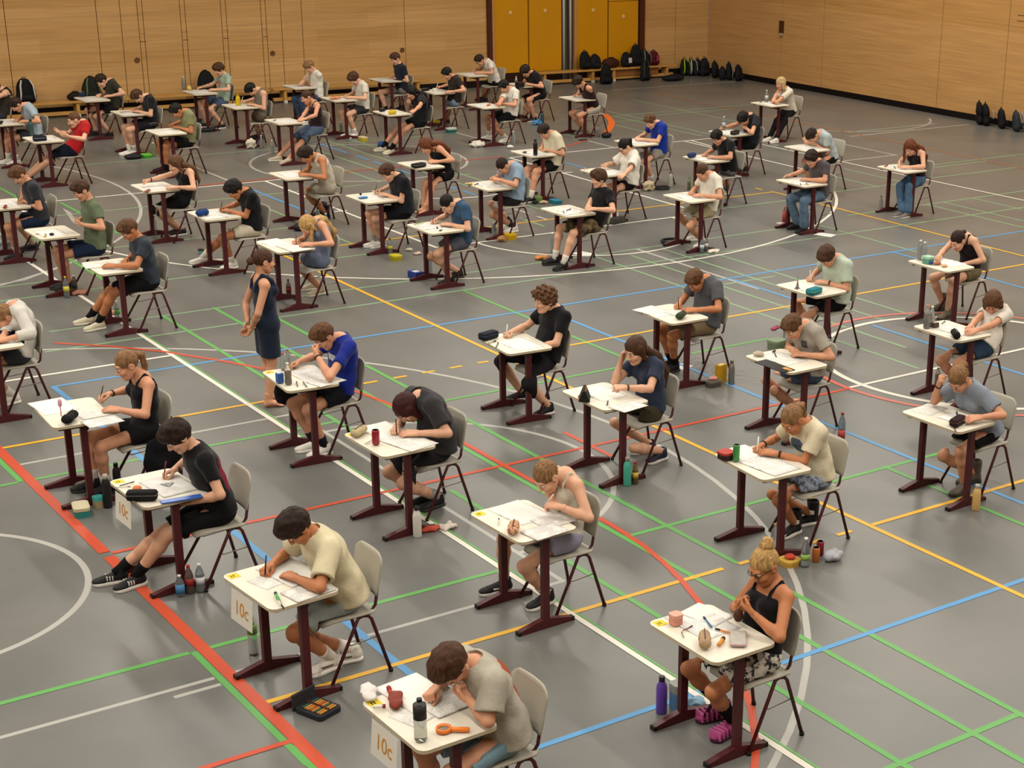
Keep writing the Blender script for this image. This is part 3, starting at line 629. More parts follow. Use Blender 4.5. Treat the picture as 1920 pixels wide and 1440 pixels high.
LA('W', 17.23, 4.2, 6.); LA('W', 26.45, 7., 11.6, 16., 21.); LB('W', 11.11, 20.45, 26.45); LB('W', 15.97, 20.45, 26.45); LA('W', 20.45, 11.11, 15.97); LR('W', 13.55, 20.45, 1.78, 180, 360); LR('W', 13.62, 24.77, 1.34, 180, 360); LR('W', 13.56, 24.69, 6.78, 197, 343); LB('W', 20.1, 22.6, 26.45); LB('W', 6.95, 22.7, 26.45)
for y in (22.33, 23.5): LA('W', y, 10.98, 11.2); 
LP('W', 1428, 271, 1577, 303, 1660, 321, 1747, 339, 1920, 376); LP('W', 1293, 263, 1333, 274); LP('W', 1058, 324, 1073, 323); LB('W', 6.02, 5.9, 23.)
LA('R', 26.6, 9.9, 15.9); LP('R', 1055, 277, 1102, 262); LP('O', 1133, 252, 1141, 244, 1145, 238, 1147, 232, 1146, 227, 1141, 220, 1133, 214, w=.14); LB('T', 23.92, 20., 32.7)
LB('R', 8.22, 11.8, 12.66); strip('R', [(5.1, 18.4), (5.6, 17.91), (6.01, 17.39), (6.38, 16.75), (6.65, 16.2), (6.93, 15.5), (7.13, 14.9), (7.22, 14.3), (7.25, 13.6), (7.25, 10.4), (7.22, 9.95), (7.15, 9.55), (7.05, 9.17), (6.92, 8.77), (6.69, 8.2), (6.4, 7.62), (6.18, 7.25), (5.91, 6.88), (5.4, 6.3)], .05); LR('D', 13.62, 12.2, 2.05, 0, 360, .06); LR('W', 13.62, 12.2, 1.84, w=.07)
LA('R', 8.63, 2.5, 3.55); LA('R', 12.18, 3.63, 11.62); LA('W', 12.2, 11.6, 17.); LB('R', 3.585, 6.2, 12.12, 12.22, 17.4, w=.09)

# ---------------------------------------------------------------- school desk and chair
RED = mat('45171b', .42, .4, 'dark_red_steel'); BLK = mat('17130f', .5, .3, 'black_plastic'); TOPM = mat('d9d3c3', .42, .35, 'laminate_top', .015, 3); EDGE = mat('b9ac92', .5, .3, 'top_edge')
SHELL = mat('a8a396', .5, .3, 'grey_shell')
mb = MB(); P = rrect(.5, .7, .055); mb.prism(P, .728, .75); mb.m = [1 if len(f) == 4 else 0 for f in mb.f]; dTOP = mb.mesh('tabletop', [TOPM, EDGE])
dCOL = MB().box((0, 0, .37), (.055, .04, .66)).mesh('column', RED)
mb = MB(); pr = [(-.235, .0), (-.235, .03), (-.21, .036), (-.03, .075), (.03, .075), (.205, .036), (.235, .03), (.235, .0)]
V = [(x, y, z) for y in (-.024, .024) for x, z in pr]; n = len(pr); mb.add(V, [tuple(range(n)), tuple(range(2*n-1, n-1, -1))]+[(i+1, i, n+i, n+i+1) for i in range(n-1)]+[(0, n-1, 2*n-1, n)])
dFOOT = mb.mesh('foot', RED); dCAP = MB().box((-.232, 0, .016), (.022, .05, .031)).mesh('end_cap', BLK); dCAP2 = MB().box((.232, 0, .016), (.022, .05, .031)).mesh('end_cap', BLK)
dBEAM = MB().box((.02, 0, .69), (.05, .56, .05)).mesh('crossbeam', mat('3a1518', .5, .35)); dARM = MB().box((0, 0, .714), (.4, .035, .026)).mesh('support_arm', mat('3a1518', .5, .35))
DESKS = {}
def desk(nm, who, D, rz):
    o = empty('school_desk', (D[0], D[1], 0), rz, label='white-topped school desk of '+who, category='desk', group='exam desks')
    link('tabletop', dTOP, o); link('crossbeam', dBEAM, o)
    for s in (-1, 1):
        link('column', dCOL, o, Matrix.Translation((0, s*.282, 0))); f = link('foot', dFOOT, o, Matrix.Translation((0, s*.282, 0))); link('support_arm', dARM, o, Matrix.Translation((0, s*.282, 0)))
        if D[1] < 21: link('end_cap', dCAP, f); link('end_cap', dCAP2, f)
    DESKS[nm] = o
def shell(pts_fn, nu, nv, th):
    V = []; 
    for side in (0, 1):
        for i in range(nu+1):
            for j in range(nv+1):
                p, nn = pts_fn(i/nu, j/nv); V.append(tuple(np.array(p)-np.array(nn)*th*side))
    k = (nu+1)*(nv+1); id_ = lambda i, j, s: s*k+i*(nv+1)+j
    Fs = [(id_(i, j, 0), id_(i, j+1, 0), id_(i+1, j+1, 0), id_(i+1, j, 0)) for i in range(nu) for j in range(nv)]+[(id_(i, j, 1), id_(i+1, j, 1), id_(i+1, j+1, 1), id_(i, j+1, 1)) for i in range(nu) for j in range(nv)]
    for i in range(nu): Fs += [(id_(i, 0, 0), id_(i+1, 0, 0), id_(i+1, 0, 1), id_(i, 0, 1)), (id_(i+1, nv, 0), id_(i, nv, 0), id_(i, nv, 1), id_(i+1, nv, 1))]
    for j in range(nv): Fs += [(id_(0, j+1, 0), id_(0, j, 0), id_(0, j, 1), id_(0, j+1, 1)), (id_(nu, j, 0), id_(nu, j+1, 0), id_(nu, j+1, 1), id_(nu, j, 1))]
    return MB().add(V, Fs, 0, True)
def seat_fn(u, v):
    x = -.225+.4*u; hw = .2*(1-.35*max(0, (abs(u-.5)-.4)/.1)**2*.5); y = (v*2-1)*hw; z = .456-.03*max(0, (.16-u)/.16)**2-.004*(1-(v*2-1)**2); return (x, y, z), (0, 0, 1)
def back_fn(u, v):
    z = .555+.285*u; t = v*2-1; hw = .195*(1-.32*max(0, (u-.72)/.28)**3-.06*max(0, (.2-u)/.2)); y = t*hw; x = .176+.16*(z-.6)+.012*(1-t*t)+.012*u*u; return (x, y, z), (-1, 0, 0)
cSEAT = shell(seat_fn, 12, 10, .012).mesh('seat', SHELL); cBACK = shell(back_fn, 12, 10, .011).mesh('backrest', SHELL)
def cleg(x0, xt, xm, s):
    m = MB().tube([(x0, s*.245, .012), (xt, s*.19, .405), ((xt*2+xm)/3, s*.183, .428), (xm, s*.18, .436)], .0125, 8); m.lathe([(.0165, 0), (.0165, .024)], (x0, s*.245, 0), 8, 1); return m.mesh('leg', [RED, BLK])
cLEG = [cleg(-.215, .015, .07, 1), cleg(-.215, .015, .07, -1), cleg(.225, .125, .07, 1), cleg(.225, .125, .07, -1)]
cBR = [MB().tube([(.07, s*.15, .437), (.15, s*.15, .446), (.178, s*.15, .48), (.2, s*.15, .6)], .011, 8).mesh('back_bracket', RED) for s in (-1, 1)]
cST = [MB().tube([(-.068, s*.209, .27), (-.04, s*.209, .255), (.155, s*.205, .27)], .005, 6).mesh('stretcher', mat('6d675f', .4, .5, 'wire')) for s in (-1, 1)]
cBAR = MB().tube([(.07, -.18, .436), (.07, .18, .436)], .0125, 8).mesh('seat_bar', RED)
def chair(nm, who, C, rz=0.):
    o = empty('school_chair', (C[0], C[1], 0), rz, label='grey plastic chair under '+who, category='chair', group='exam chairs')
    link('seat', cSEAT, o); link('backrest', cBACK, o); link('seat_bar', cBAR, o)
    for m in cLEG: link('leg', m, o)
    for m in cBR: link('back_bracket', m, o)
    for m in cST: link('stretcher', m, o)
    return o
# ---------------------------------------------------------------- people at their desks
def chairpos(D, ch):
    k, x, y = ch
    if k == 'd': return np.array([D[0]+x, D[1]+y])
    if k == 'bt': g = G(x, y, .84); c = g[:2]-(.21, 0)
    else:
        g = G(x, y, 0.); c = g[:2]+{'rn': (-.225, .245), 'fn': (.215, .245), 'rf': (-.225, -.245)}[k]
    return np.array([D[0]+min(.66, max(.27, c[0]-D[0])), D[1]+min(.16, max(-.16, c[1]-D[1]))])
WHO, DC = {}, {}
def S(nm, who, corners, ch, st, head, **kw):
    L, N, R = [G(*corners[i:i+2], .75)[:2] for i in (0, 2, 4)] if len(corners) == 6 else (None,)*3
    if L is None:
        D = np.array(corners, float); rz = 0.
    else:
        D = (L+R)/2; rz = 0.
        if D[1] < 15.5: a1 = math.atan2(N[0]-L[0], -(N[1]-L[1])); a2 = math.atan2(R[1]-N[1], R[0]-N[0]); rz = max(-.07, min(.07, (a1+a2)/2))
    for k in ('bandr', 'bandl', 'print', 'shoemark'):
        if k in kw: st[k] = kw.pop(k)
    WHO[nm] = who; DC[nm] = (D, rz)
    C = chairpos(D, ch)
    desk(nm, who, D, rz); chair(nm, who, C, kw.pop('crz', 0.)); return person(nm, who, D, C, st, head, **kw)
def K(hair, hc, top, tc, bot=None, bc=None, shoe='white', fr=.62, loose=0., **k):
    d = dict(hair=(hair, HAIRC[hc]), top=(top, tc, loose), shoe=shoe); 
    if bot: d['bot'] = (bot, bc, fr)
    d.update(k); d['bot'] = k.get('bots', d.get('bot'))
    if d['bot'] is None: del d['bot']
    return d
CAMO = ramp_mat('camouflage', 'noise', [(.35, '2a221b'), (.45, '54442f'), (.55, '7a6a4a'), (.62, '3a3a28')], .85, .15, 9)
FLORAL = ramp_mat('monochrome_print', 'noise', [(.44, '2b2a2c'), (.5, 'b9b4ac'), (.6, 'cfcac2')], .85, .15, 26, detail=4)
BLUEPR = ramp_mat('blue_print', 'noise', [(.42, '4d586c'), (.52, '8d97a8'), (.65, 'a8afbb')], .85, .15, 22, detail=4)
DENIM = mat('4a5a70', .9, .1, 'denim', .18, 14, .3, 80); DENIML = mat('7f93a3', .9, .1, 'light_denim', .12, 10, .3, 80); NAVYD = mat('1f2a40', .9, .1, 'navy_denim', .12, 12, .3, 80)
W, B_, NV = 'd3cec2', '141417', '1a2030'
# back rows
S('S1', 'person in red T-shirt leaning far back', (41, 256, 72, 269, 122, 265), ('rn', 172, 344), K('crop', 'mb', 'tee', 'a3161a', 'shorts', NV, 'black', .75, skin='p'), (139, 225), pitch=18, rh=('p', 106, 246, .1), lh=('p', 120, 254, -.18), rf=(8, 330), lf=(18, 338), fr=(-1, 0, 0), rp='flat')
S('S2', 'person in pale blue-grey T-shirt behind a paper stack', (-28, 227, 5, 239, 50, 231), ('bt', 89, 220), K('short', 'dk', 'tee', '93a2ad', 'shorts', '2a2c33', 'white', sock='d8d5cc'), (31, 196), pitch=50, rh=(30, 224), lh=(42, 227), rf=(8, 303), lf=(25, 305))
S('S3', 'person in dark olive polo near the wall', (139, 181, 161, 192, 207, 189), ('rn', 234, 252), K('short', 'dk', 'polo', '2d2e22', 'shorts', '16161a', 'black', skin='p'), (191, 151), pitch=42, rh=(184, 178), lh=(201, 180), lf=(200, 253))
S('S4', 'person in black T-shirt, head bowed over folded arms', (205, 207, 239, 219, 281, 215), ('bt', 311, 212), K('short', 'br', 'tee', '16171b', 'shorts', '18181c', 'white', sock='d8d5cc', skin='p'), (259, 180), pitch=62, rh=(247, 206), lh=(255, 208), rf=(236, 287), lf=(247, 287))
S('S5', 'person in khaki green T-shirt and black shorts', (277, 246, 304, 252, 345, 247), ('rn', 387, 325), K('short', 'bk', 'tee', '7c7c58', 'shorts', B_, 'black', sock='17171a', skin='t', pen=1), (332, 207), pitch=52, rh=(319, 234), lh=(330, 238), rf=(300, 318), lf=(306, 325))
S('S6', 'person in mint T-shirt with pink print', (339, 170, 372, 177, 412, 175), ('rn', 447, 240), K('mop', 'br', 'tee', '93a593', 'shorts', DENIM, 'blackw', skin='p', print=[(.5, .8, -.06, .06, 1, 'b0766a')]), (411, 130), pitch=30, yaw=5, rh=(373, 164), lh=(398, 168), lf=(411, 238))
S('S7', 'person in grey tank top with bowed dark head', (415, 195, 442, 205, 487, 202), ('bt', 512, 193), K('short', 'bk', 'tank', '6e675c', 'shorts', '54483a', 'black', skin='p', pen=1), (472, 167), pitch=68, rh=(455, 190), lh=(469, 195), rf=(478, 250), lf=(480, 254))
S('S8', 'person in white T-shirt and jeans, hand at mouth', (529, 159, 547, 167, 594, 165), ('bt', 620, 157), K('short', 'lb', 'tee', W, 'trousers', '3a4a63', 'white', skin='p'), (581, 125), pitch=42, rh=('p', 577, 143, .02), lh=(568, 156), re=(563, 158))
S('S9', 'person in white T-shirt behind an orange packet', (605, 183, 630, 190, 666, 187), ('rn', 709, 256), K('mop', 'br', 'tee', 'c9c4b8', 'shorts', '2a2b30', 'white', sock='d8d5cc', skin='p'), (664, 147), pitch=45, yaw=8, rh=(648, 179), lh=(655, 182), rf=(650, 253), lf=(661, 255))
S('S10', 'person in dark tank top and long denim shorts', (496, 224, 522, 234, 571, 230), ('rn', 599, 290), K('pony', 'br', 'cami', '281a1c', 'wide', DENIM, 'beige', .95, sex='f', skin='n', tail=.2), (575, 182), pitch=25, rh=(563, 222), lh=(566, 224), rf=(515, 298), lf=(535, 303))
S('S11', 'person in navy polo and grey shorts by the bench', (690, 147, 710, 155, 755, 152), ('bt', 779, 145), K('short', 'br', 'polo', '1a1e2c', 'shorts', '77736c', 'black', sock='17171a', skin='p'), (742, 110), pitch=30, rh=(735, 143), lh=(742, 146), lf=(747, 203))
S('S12', 'person with long black curls in black T-shirt', (697, 207, 722, 219, 774, 215), ('fn', 779, 287), K('long', 'bk', 'tee', '121216', 'shorts', B_, 'cream', .5, sock='151517', skin='n', tail=.3), (772, 173), pitch=35, rh=('p', 767, 193, .05), lh=(766, 219), rf=(712, 280), lf=(728, 285))
S('S13', 'person in dark brown T-shirt and backward cap', (789, 169, 807, 177, 850, 174), ('bt', 876, 165), K('short', 'bk', 'tee', '29211d', 'shorts', DENIML, 'black', skin='n', pen=1), (839, 138), pitch=38, yaw=8, rh=(821, 163), lh=(842, 172), rf=(822, 221), lf=(828, 225))
S('S14', 'person in white T-shirt beside the yellow door', (857, 137, 872, 145, 910, 142), ('rn', 932, 190), K('short', 'dk', 'tee', W, 'shorts', '1a1b22', 'black', skin='n', glasses=1), (900, 113), pitch=42, rh=(888, 131), lh=(896, 136), rf=(893, 182), lf=(902, 186))
S('S15', 'person in white T-shirt, cheek on hand', (871, 196, 903, 203, 951, 200), ('rn', 985, 269), K('short', 'bk', 'tee', 'd0cbc0', 'shorts', B_, 'white', .75, sock='dedbd3', skin='n'), (946, 162), pitch=40, yaw=5, rh=('p', 940, 182, .03), lh=(936, 194), re=(936, 196), rf=(912, 258), lf=(944, 263))
S('S16', 'person in black T-shirt facing the yellow doors', (955, 155, 975, 164, 1011, 162), ('rn', 1029, 229), K('mop', 'dk', 'tee', '141417', 'shorts', B_, 'blackw', .8, skin='n'), (986, 133), pitch=45, yaw=5, rh=(982, 156), lh=(990, 158), rf=(994, 221), lf=(997, 225))
S('S17', 'person in maroon tank top and pale grey shorts', (1046, 182, 1070, 191, 1119, 186), ('rn', 1142, 260), K('mop', 'dk', 'tank', '2a161a', 'shorts', 'a39d92', 'grey', skin='n'), (1085, 153), pitch=60, rh=(1078, 178), lh=(1090, 179), rf=(1087, 247), lf=(1093, 252))
S('S18', 'person in royal blue T-shirt and grey shorts', (1151, 262, 1190, 275, 1236, 271), ('fn', 1227, 350), K('short', 'mb', 'tee', '152e8c', 'shorts', '8a857d', 'beige', skin='p', sock='c8c4ba'), (1220, 227), pitch=40, yaw=12, rh=(1194, 258), lh=(1200, 261), rf=(1213, 336), lf=(1218, 344))
S('S19', 'person in cream T-shirt behind a black bottle', (960, 282, 1001, 296, 1041, 291), ('rn', 1062, 372), K('short', 'dk', 'tee', 'c9c1a8', 'shorts', B_, 'blackw', .6, loose=.015, skin='n', sock='d0ccc2'), (1021, 246), pitch=45, yaw=15, rh=(1014, 277), lh=(1024, 281), rf=(984, 372), lf=(990, 376))
S('S20', 'person in oversized white T-shirt with hair clip', (1087, 318, 1130, 331, 1180, 326), ('rn', 1211, 410), K('pony', 'bk', 'tee', 'd6d2c7', 'shorts', '1a1518', 'white', .35, sex='f', loose=.03, glasses=1, skin='p', tail=.04), (1171, 275), pitch=40, rh=('z', 1131, 309, .83), lh=('z', 1160, 340, .72), rf=(1143, 402), lf=(1147, 407), rp='fist')
S('S21', 'person in light blue T-shirt with clasped hands', (872, 343, 922, 361, 967, 352), ('rn', 1000, 442), K('crop', 'dk', 'tee', '8399ad', 'shorts', '2a2526', 'white', .7, skin='n', sock='26262a', loose=.01), (943, 311), pitch=55, yaw=5, rh=('z', 923, 334, .87), lh=('z', 928, 336, .87), rf=(950, 424), lf=(957, 431), rp='fist', lp='fist')
S('S22', 'person with auburn hair in black dress', (744, 305, 780, 318, 835, 312), ('fn', 815, 392), K('long', 'au', 'cami', '121114', 'skirt', '111013', 'bare', .5, sex='f', skin='n', tail=.25), (799, 273), pitch=50, rh=(808, 301), lh=(813, 303), rf=(786, 394), lf=(791, 398))
S('S23', 'person in black polo and shorts with white logo', (649, 365, 682, 381, 745, 376), ('bt', 790, 360), K('short', 'br', 'polo', '14151b', 'shorts', '151519', 'white', .6, w=1.1, skin='p', sock='8c887f', pen=1, loose=.01), (728, 323), pitch=42, yaw=5, rh=(706, 358), lh=(718, 364), rf=(697, 458), lf=(707, 459))
S('S24', 'person in steel blue T-shirt and dark trainers', (762, 421, 806, 440, 871, 431), ('rn', 907, 530), K('crop', 'bk', 'tee', '2f4a66', 'shorts', '4e505a', 'black', .55, skin='p', pen=1), (839, 382), pitch=50, yaw=10, rh=(812, 414), lh=(836, 420), rf=(850, 516), lf=(836, 528))
S('S25', 'person in black T-shirt and camouflage shorts', (1014, 390, 1058, 408, 1117, 400), ('rn', 1151, 495), K('mop', 'br', 'tee', '131316', 'shorts', CAMO, 'black', .85, sock='cfcbc0', skin='p'), (1123, 335), pitch=10, yaw=-12, rh=('z', 1102, 388, .84), lh=('z', 1108, 392, .82), rf=(1032, 491), lf=(1050, 501))
S('S26', 'person in cream polo and beige shorts', (1247, 363, 1290, 381, 1340, 376), ('rn', 1360, 464), K('crop', 'br', 'polo', 'd4cfc2', 'shorts', 'a29878', 'white', .65, sock='e0ddd5', skin='n'), (1317, 323), pitch=40, yaw=12, rh=(1295, 361), lh=(1310, 366), rf=(1298, 446), lf=(1312, 459))
S('S27', 'person in black T-shirt with white lettering', (1280, 290, 1322, 308, 1370, 304), ('rn', 1399, 382), K('short', 'bk', 'tee', '141418', 'trousers', '6a666a', 'beige', skin='n'), (1345, 257), pitch=42, yaw=15, rh=(1320, 289), lh=(1335, 294), rf=(1350, 352), lf=(1356, 360))
S('S28', 'person in navy polo with hand on forehead', (1331, 245, 1364, 256, 1407, 252), ('rn', 1434, 327), K('mop', 'bk', 'polo', '171a22', 'shorts', '16161b', 'black', skin='n'), (1395, 222), pitch=58, yaw=5, rh=(1353, 239), lh=('p', 1398, 239, -.06), le=(1410, 250), rf=(1385, 312), lf=(1390, 318))
S('S29', 'blond person in white T-shirt and black trousers', (1406, 192, 1440, 201, 1482, 197), ('rn', 1506, 259), K('bob', 'gr', 'tee', 'd0c6b6', 'trousers', '161519', 'white', sex='f', skin='n'), (1464, 157), pitch=15, rh=('p', 1460, 170, .02), lh=(1450, 187), re=(1449, 190), le=(1456, 192), rf=(1437, 262), lf=(1447, 266))
S('S30', 'person in pale jersey resting on folded arms', (1470, 275, 1510, 287, 1557, 280), ('rn', 1585, 355), K('short', 'dk', 'polo', 'a9b4b6', 'shorts', B_, 'black', skin='n'), (1524, 253), pitch=70, rh=(1512, 266), lh=(1522, 269), re=(1508, 261))
S('S31', 'person in charcoal T-shirt and blue jeans', (1454, 337, 1507, 351, 1553, 345), ('rn', 1566, 432), K('mop', 'dk', 'tee', '4c4649', 'trousers', '5d7187', 'blackboot', skin='n', bots=('trousers', mat('5d7187', .9, .1, 'denim', .18, 14, .3, 80), 1, .075)), (1522, 297), pitch=32, yaw=15, rh=(1476, 329), lh=(1510, 336), rf=(1489, 425), lf=(1502, 432), rp='flat')
S('S32', 'person with long auburn hair in blue jeans', (1642, 312, 1696, 325, 1741, 319), ('rn', 1750, 400), K('long', 'au', 'cami', '1a1216', 'trousers', '4a6480', 'grey', sex='f', skin='p', tail=.28, curtain=(1,), pen=1, bots=('trousers', mat('4a6480', .9, .1, 'denim', .18, 14, .3, 80), 1, .072)), (1707, 276), pitch=40, yaw=22, rh=(1687, 310), lh=(1697, 313), rf=(1685, 402), lf=(1697, 404))
# middle rows
S('S33', 'person in dark slate T-shirt and navy shorts', (-46, 380, -4, 394, 66, 385), ('bt', 99, 368), K('short', 'mb', 'tee', '2b2d33', 'shorts', NAVYD, 'black', .62, skin='n', sock='b09a86', pen=1), (36, 328), pitch=48, yaw=5, rh=(36, 376), lh=(44, 376), re=('p', 45, 350, .15), rf=(52, 464), lf=(24, 482))
S('S34', 'person in green polo reading a raised sheet', (42, 430, 84, 450, 155, 441), ('bt', 213, 422), K('short', 'br', 'polo', '5c6850', 'shorts', NAVYD, 'black', .68, skin='n'), (153, 357), pitch=32, rh=('p', 143, 415, .12), lh=('p', 148, 420, -.1), rf=(112, 536), lf=(120, 538), rp='hold', lp='hold')
S('S35', 'person in black camisole and black trousers', (241, 346, 278, 364, 342, 355), ('rn', 382, 451), K('long', 'mb', 'cami', '121114', 'trousers', '131316', 'blackw', sex='f', skin='p', tail=.3), (330, 308), pitch=22, rh=('z', 270, 339, .84), lh=(322, 351), rf=(323, 436), lf=(333, 437), rp='fist', bandr=('3a2a24', 'bracelet'))
S('S36', 'person in slate T-shirt and black shorts', (152, 491, 194, 516, 269, 507), ('rn', 331, 615), K('short', 'mb', 'tee', '2c333d', 'shorts', '141417', 'cream', .85, sock='17171a', skin='t'), (243, 431), pitch=42, rh=(233, 489), lh=(204, 498), rf=(158, 602), lf=(176, 613))
S('S37', 'person in black polo and beige shorts', (352, 397, 382, 416, 452, 407), ('bt', 502, 388), K('mop', 'bk', 'polo', '111114', 'shorts', 'bdb3a0', 'white', .62, sock='d6d2c8', skin='t', pen=1), (440, 355), pitch=42, rh=(416, 391), lh=(424, 394), rf=(372, 489), lf=(428, 499))
S('S38', 'person in cream sleeveless top and grey shorts', (496, 321, 538, 340, 602, 335), ('rn', 654, 421), K('mop', 'dk', 'tank', 'bcb3a2', 'shorts', 'a09888', 'blackboot', .7, skin='t', w=1.05, pen=1), (575, 290), pitch=42, rh=(564, 323), lh=(570, 327), rf=(598, 400), lf=(604, 406))
S('S39', 'blonde person in blue-grey dress', (477, 453, 520, 475, 595, 467), ('rn', 646, 569), K('long', 'bl', 'cami', '6c7488', 'skirt', '69738c', 'beige', .58, sex='f', skin='n', tail=.3, curtain=(-1,), pen=1), (577, 423), pitch=42, yaw=15, rh=(554, 452), lh=(574, 458), rf=(580, 538), lf=(592, 548))
S('S40', 'person in white sweatshirt with navy panel', (-77, 635, -40, 655, 32, 643), ('rf', 72, 741), K('pony', 'lb', 'sweat', 'c3bfb8', 'shorts', '34383e', 'white', .35, sex='f', skin='n', sock='d8d4cc', tail=.12, print=[(.15, .45, -.3, .3, 1, '1b2030')]), (10, 594), pitch=40, rh=(2, 634), lh=(-4, 638), rf=(0, 750), lf=(12, 752))
S('S41', 'person in black camisole with long ponytail', (47, 756, 115, 805, 230, 790), ('bt', 315, 745), K('pony', 'lb', 'cami', '141317', 'shorts', '131316', 'black', .4, sex='f', skin='n', tail=.16, sock='c9c5bc'), (238, 684), pitch=25, rh=('z', 192, 742, .82), lh=(208, 767), rf=(160, 912), lf=(186, 922), rp='hold', lp='flat', bandr=('3a2a24', 'bracelet'))
S('S42', 'person in black T-shirt with red back print', (207, 901, 272, 955, 389, 927), ('bt', 452, 880), K('mop', 'dk', 'tee', '121215', 'shorts', '131316', 'blackw', .8, skin='p', sock='151517', pen=1, bandr=('3a2420', 'bracelet'), print=[(.62, .94, -.02, .035, -1, 'c4beb6'), (.3, .75, .04, .16, -1, '7c2236'), (.3, .78, -.16, -.03, -1, '7c2236')], shoemark=[((-.05-.02*i, -.0, -.035), (.008, .086, .03), 'cfcbc2') for i in range(3)]), (333, 818), pitch=40, rh=(312, 887), lh='lap', rf=(205, 1085), lf=(242, 1094), lp='flat')
S('S43', 'person in cream T-shirt with dark back lettering', (416, 1080, 505, 1148, 638, 1106), ('rn', 733, 1258), K('mop', 'dk', 'tee', 'c9bf9f', 'shorts', '929b98', 'white', .78, skin='t', loose=.028, sock='d8d4c8', pen=1, shoemark=[((-.06, 0, -.038), (.09, .086, .012), '6e5d52')]), (556, 988), pitch=55, rh=(497, 1067), lh=(541, 1078), le=(600, 1102), rf=(642, 1232), lf=(606, 1250), roll=0)
S('S44', 'person in grey T-shirt with orange back print', (682, 1317, 790, 1408, 930, 1360), ('bt', 990, 1270), K('mop', 'br', 'tee', 'a39e90', 'shorts', '74909f', 'white', .78, skin='n', loose=.03, print=[(.35, .95, -.13, .13, -1, '9c4a2c')], sock='d8d4c8'), (848, 1245), pitch=68, yaw=6, rh=('z', 805, 1302, .81), lh=('p', 862, 1293, -.03), le=(915, 1352), rp='fist', lp='fist')
S('S45', 'person in black tank top and patterned skirt', (1220, 1165, 1344, 1245, 1452, 1207), ('rn', 1503, 1378), K('bun', 'bl', 'cami', '111114', 'skirt', FLORAL, 'pinksock', .72, sex='f', skin='t', glasses=1, sock='16151a', sockh=.22, w=1.08, shoemark=[((-.17+.035*i, 0, -.04), (.008, .1, .06), 'b5568c') for i in range(5)]), (1433, 1061), pitch=28, yaw=5, rh=('p', 1388, 1140, .05), lh=('p', 1397, 1137, -.02), le=('p', 1462, 1195, -.28), rf=(1337, 1338), lf=(1360, 1370), rp='hold', lp='hold')
S('S46', 'person in white camisole and lavender shorts', (884, 962, 975, 1020, 1079, 990), ('rn', 1133, 1136), K('pulled', 'lb', 'cami', 'c4bdac', 'shorts', '8e8fa4', 'blackw', .48, sex='f', skin='p', sock='bdb8ae', pen=1, shoemark=[((-.06, 0, -.04), (.07, .084, .01), 'cfcabf')]), (1025, 893), pitch=45, yaw=8, rh=('p', 1030, 923, .03), lh=('z', 1031, 947, .86), re=(1046, 948), rf=(928, 1103), lf=(1012, 1128), rp='fist', lp='write')
S('S47', 'person with dark red hair in charcoal T-shirt', (646, 814, 717, 858, 817, 835), ('rn', 886, 957), K('bob', 'rd', 'tee', '2b2a2d', 'shorts', '27272a', 'black', .85, skin='p', loose=.025, sock='8a867e', pen=1), (764, 765), pitch=58, rh=(740, 806), lh=(768, 812), rf=(792, 938), lf=(808, 945))
S('S48', 'person in royal blue T-shirt wearing a watch', (484, 696, 541, 734, 645, 720), ('fn', 617, 856), K('short', 'mb', 'tee', '14257a', 'shorts', '13141a', 'white', .6, skin='n', sock='1d1d20', bandl=('1c1612', 'wristwatch'), print=[(.6, .72, -.07, .05, 1, 'b8bcc8')]), (608, 630), pitch=45, lh=('p', 588, 655, -.06), le=(618, 708), rh=(548, 682), rf=(578, 838), lf=(597, 848), lp='fist')
S('S49', 'person with curly hair in black T-shirt', (890, 632, 950, 666, 1042, 652), ('rn', 1077, 771), K('curly', 'mb', 'tee', '111114', 'trousers', '1a191c', 'blackw', skin='p', pen=1, loose=.006, bots=('trousers', '1a191c', 1, .07)), (1022, 563), pitch=8, rh=(950, 625), lh='lap', rf=(966, 744), lf=(1018, 772))
S('S50', 'person with long brown hair in blue T-shirt', (1056, 731, 1140, 770, 1214, 754), ('rn', 1277, 873), K('long', 'br', 'tee', '2b3346', 'shorts', '3e3a2c', 'navy', .65, sex='f', skin='p', tail=.42, bandl=('5a3a2c', 'bracelet')), (1192, 657), pitch=22, yaw=12, rh=('p', 1168, 664, .1), re=(1153, 716), lh=('z', 1157, 727, .85), rf=(1205, 842), lf=(1230, 858), lp='fist')
S('S51', 'person in grey T-shirt and khaki shorts', (1191, 582, 1255, 606, 1330, 594), ('fn', 1311, 714), K('short', 'mb', 'tee', '4d4e52', 'shorts', '7a6a52', 'black', .8, skin='t', sock='151517', pen=1, loose=.01), (1304, 525), pitch=48, yaw=15, rh=(1270, 573), lh=(1293, 581), rf=(1248, 684), lf=(1256, 692))
S('S52', 'person in light grey T-shirt with chest pocket', (1397, 666, 1485, 702, 1553, 686), ('rn', 1569, 800), K('short', 'mb', 'tee', '9b948a', 'shorts', DENIM, 'bare', .5, skin='n', loose=.006, print=[(.62, .78, -.1, -.03, 1, '55545e')]), (1487, 612), pitch=45, yaw=5, rh=(1491, 659), lh=(1499, 664), rf=(1478, 770), lf=(1488, 778))
S('S53', 'person in mint T-shirt and black shorts', (1456, 535, 1527, 557, 1587, 545), ('rn', 1609, 653), K('mop', 'br', 'tee', 'aebbaa', 'shorts', B_, 'black', .6, skin='n', loose=.015, pen=1, bandl=('1c1612', 'bracelet')), (1551, 480), pitch=50, yaw=10, rh=(1518, 521), lh=(1540, 528), rf=(1510, 625), lf=(1530, 640))
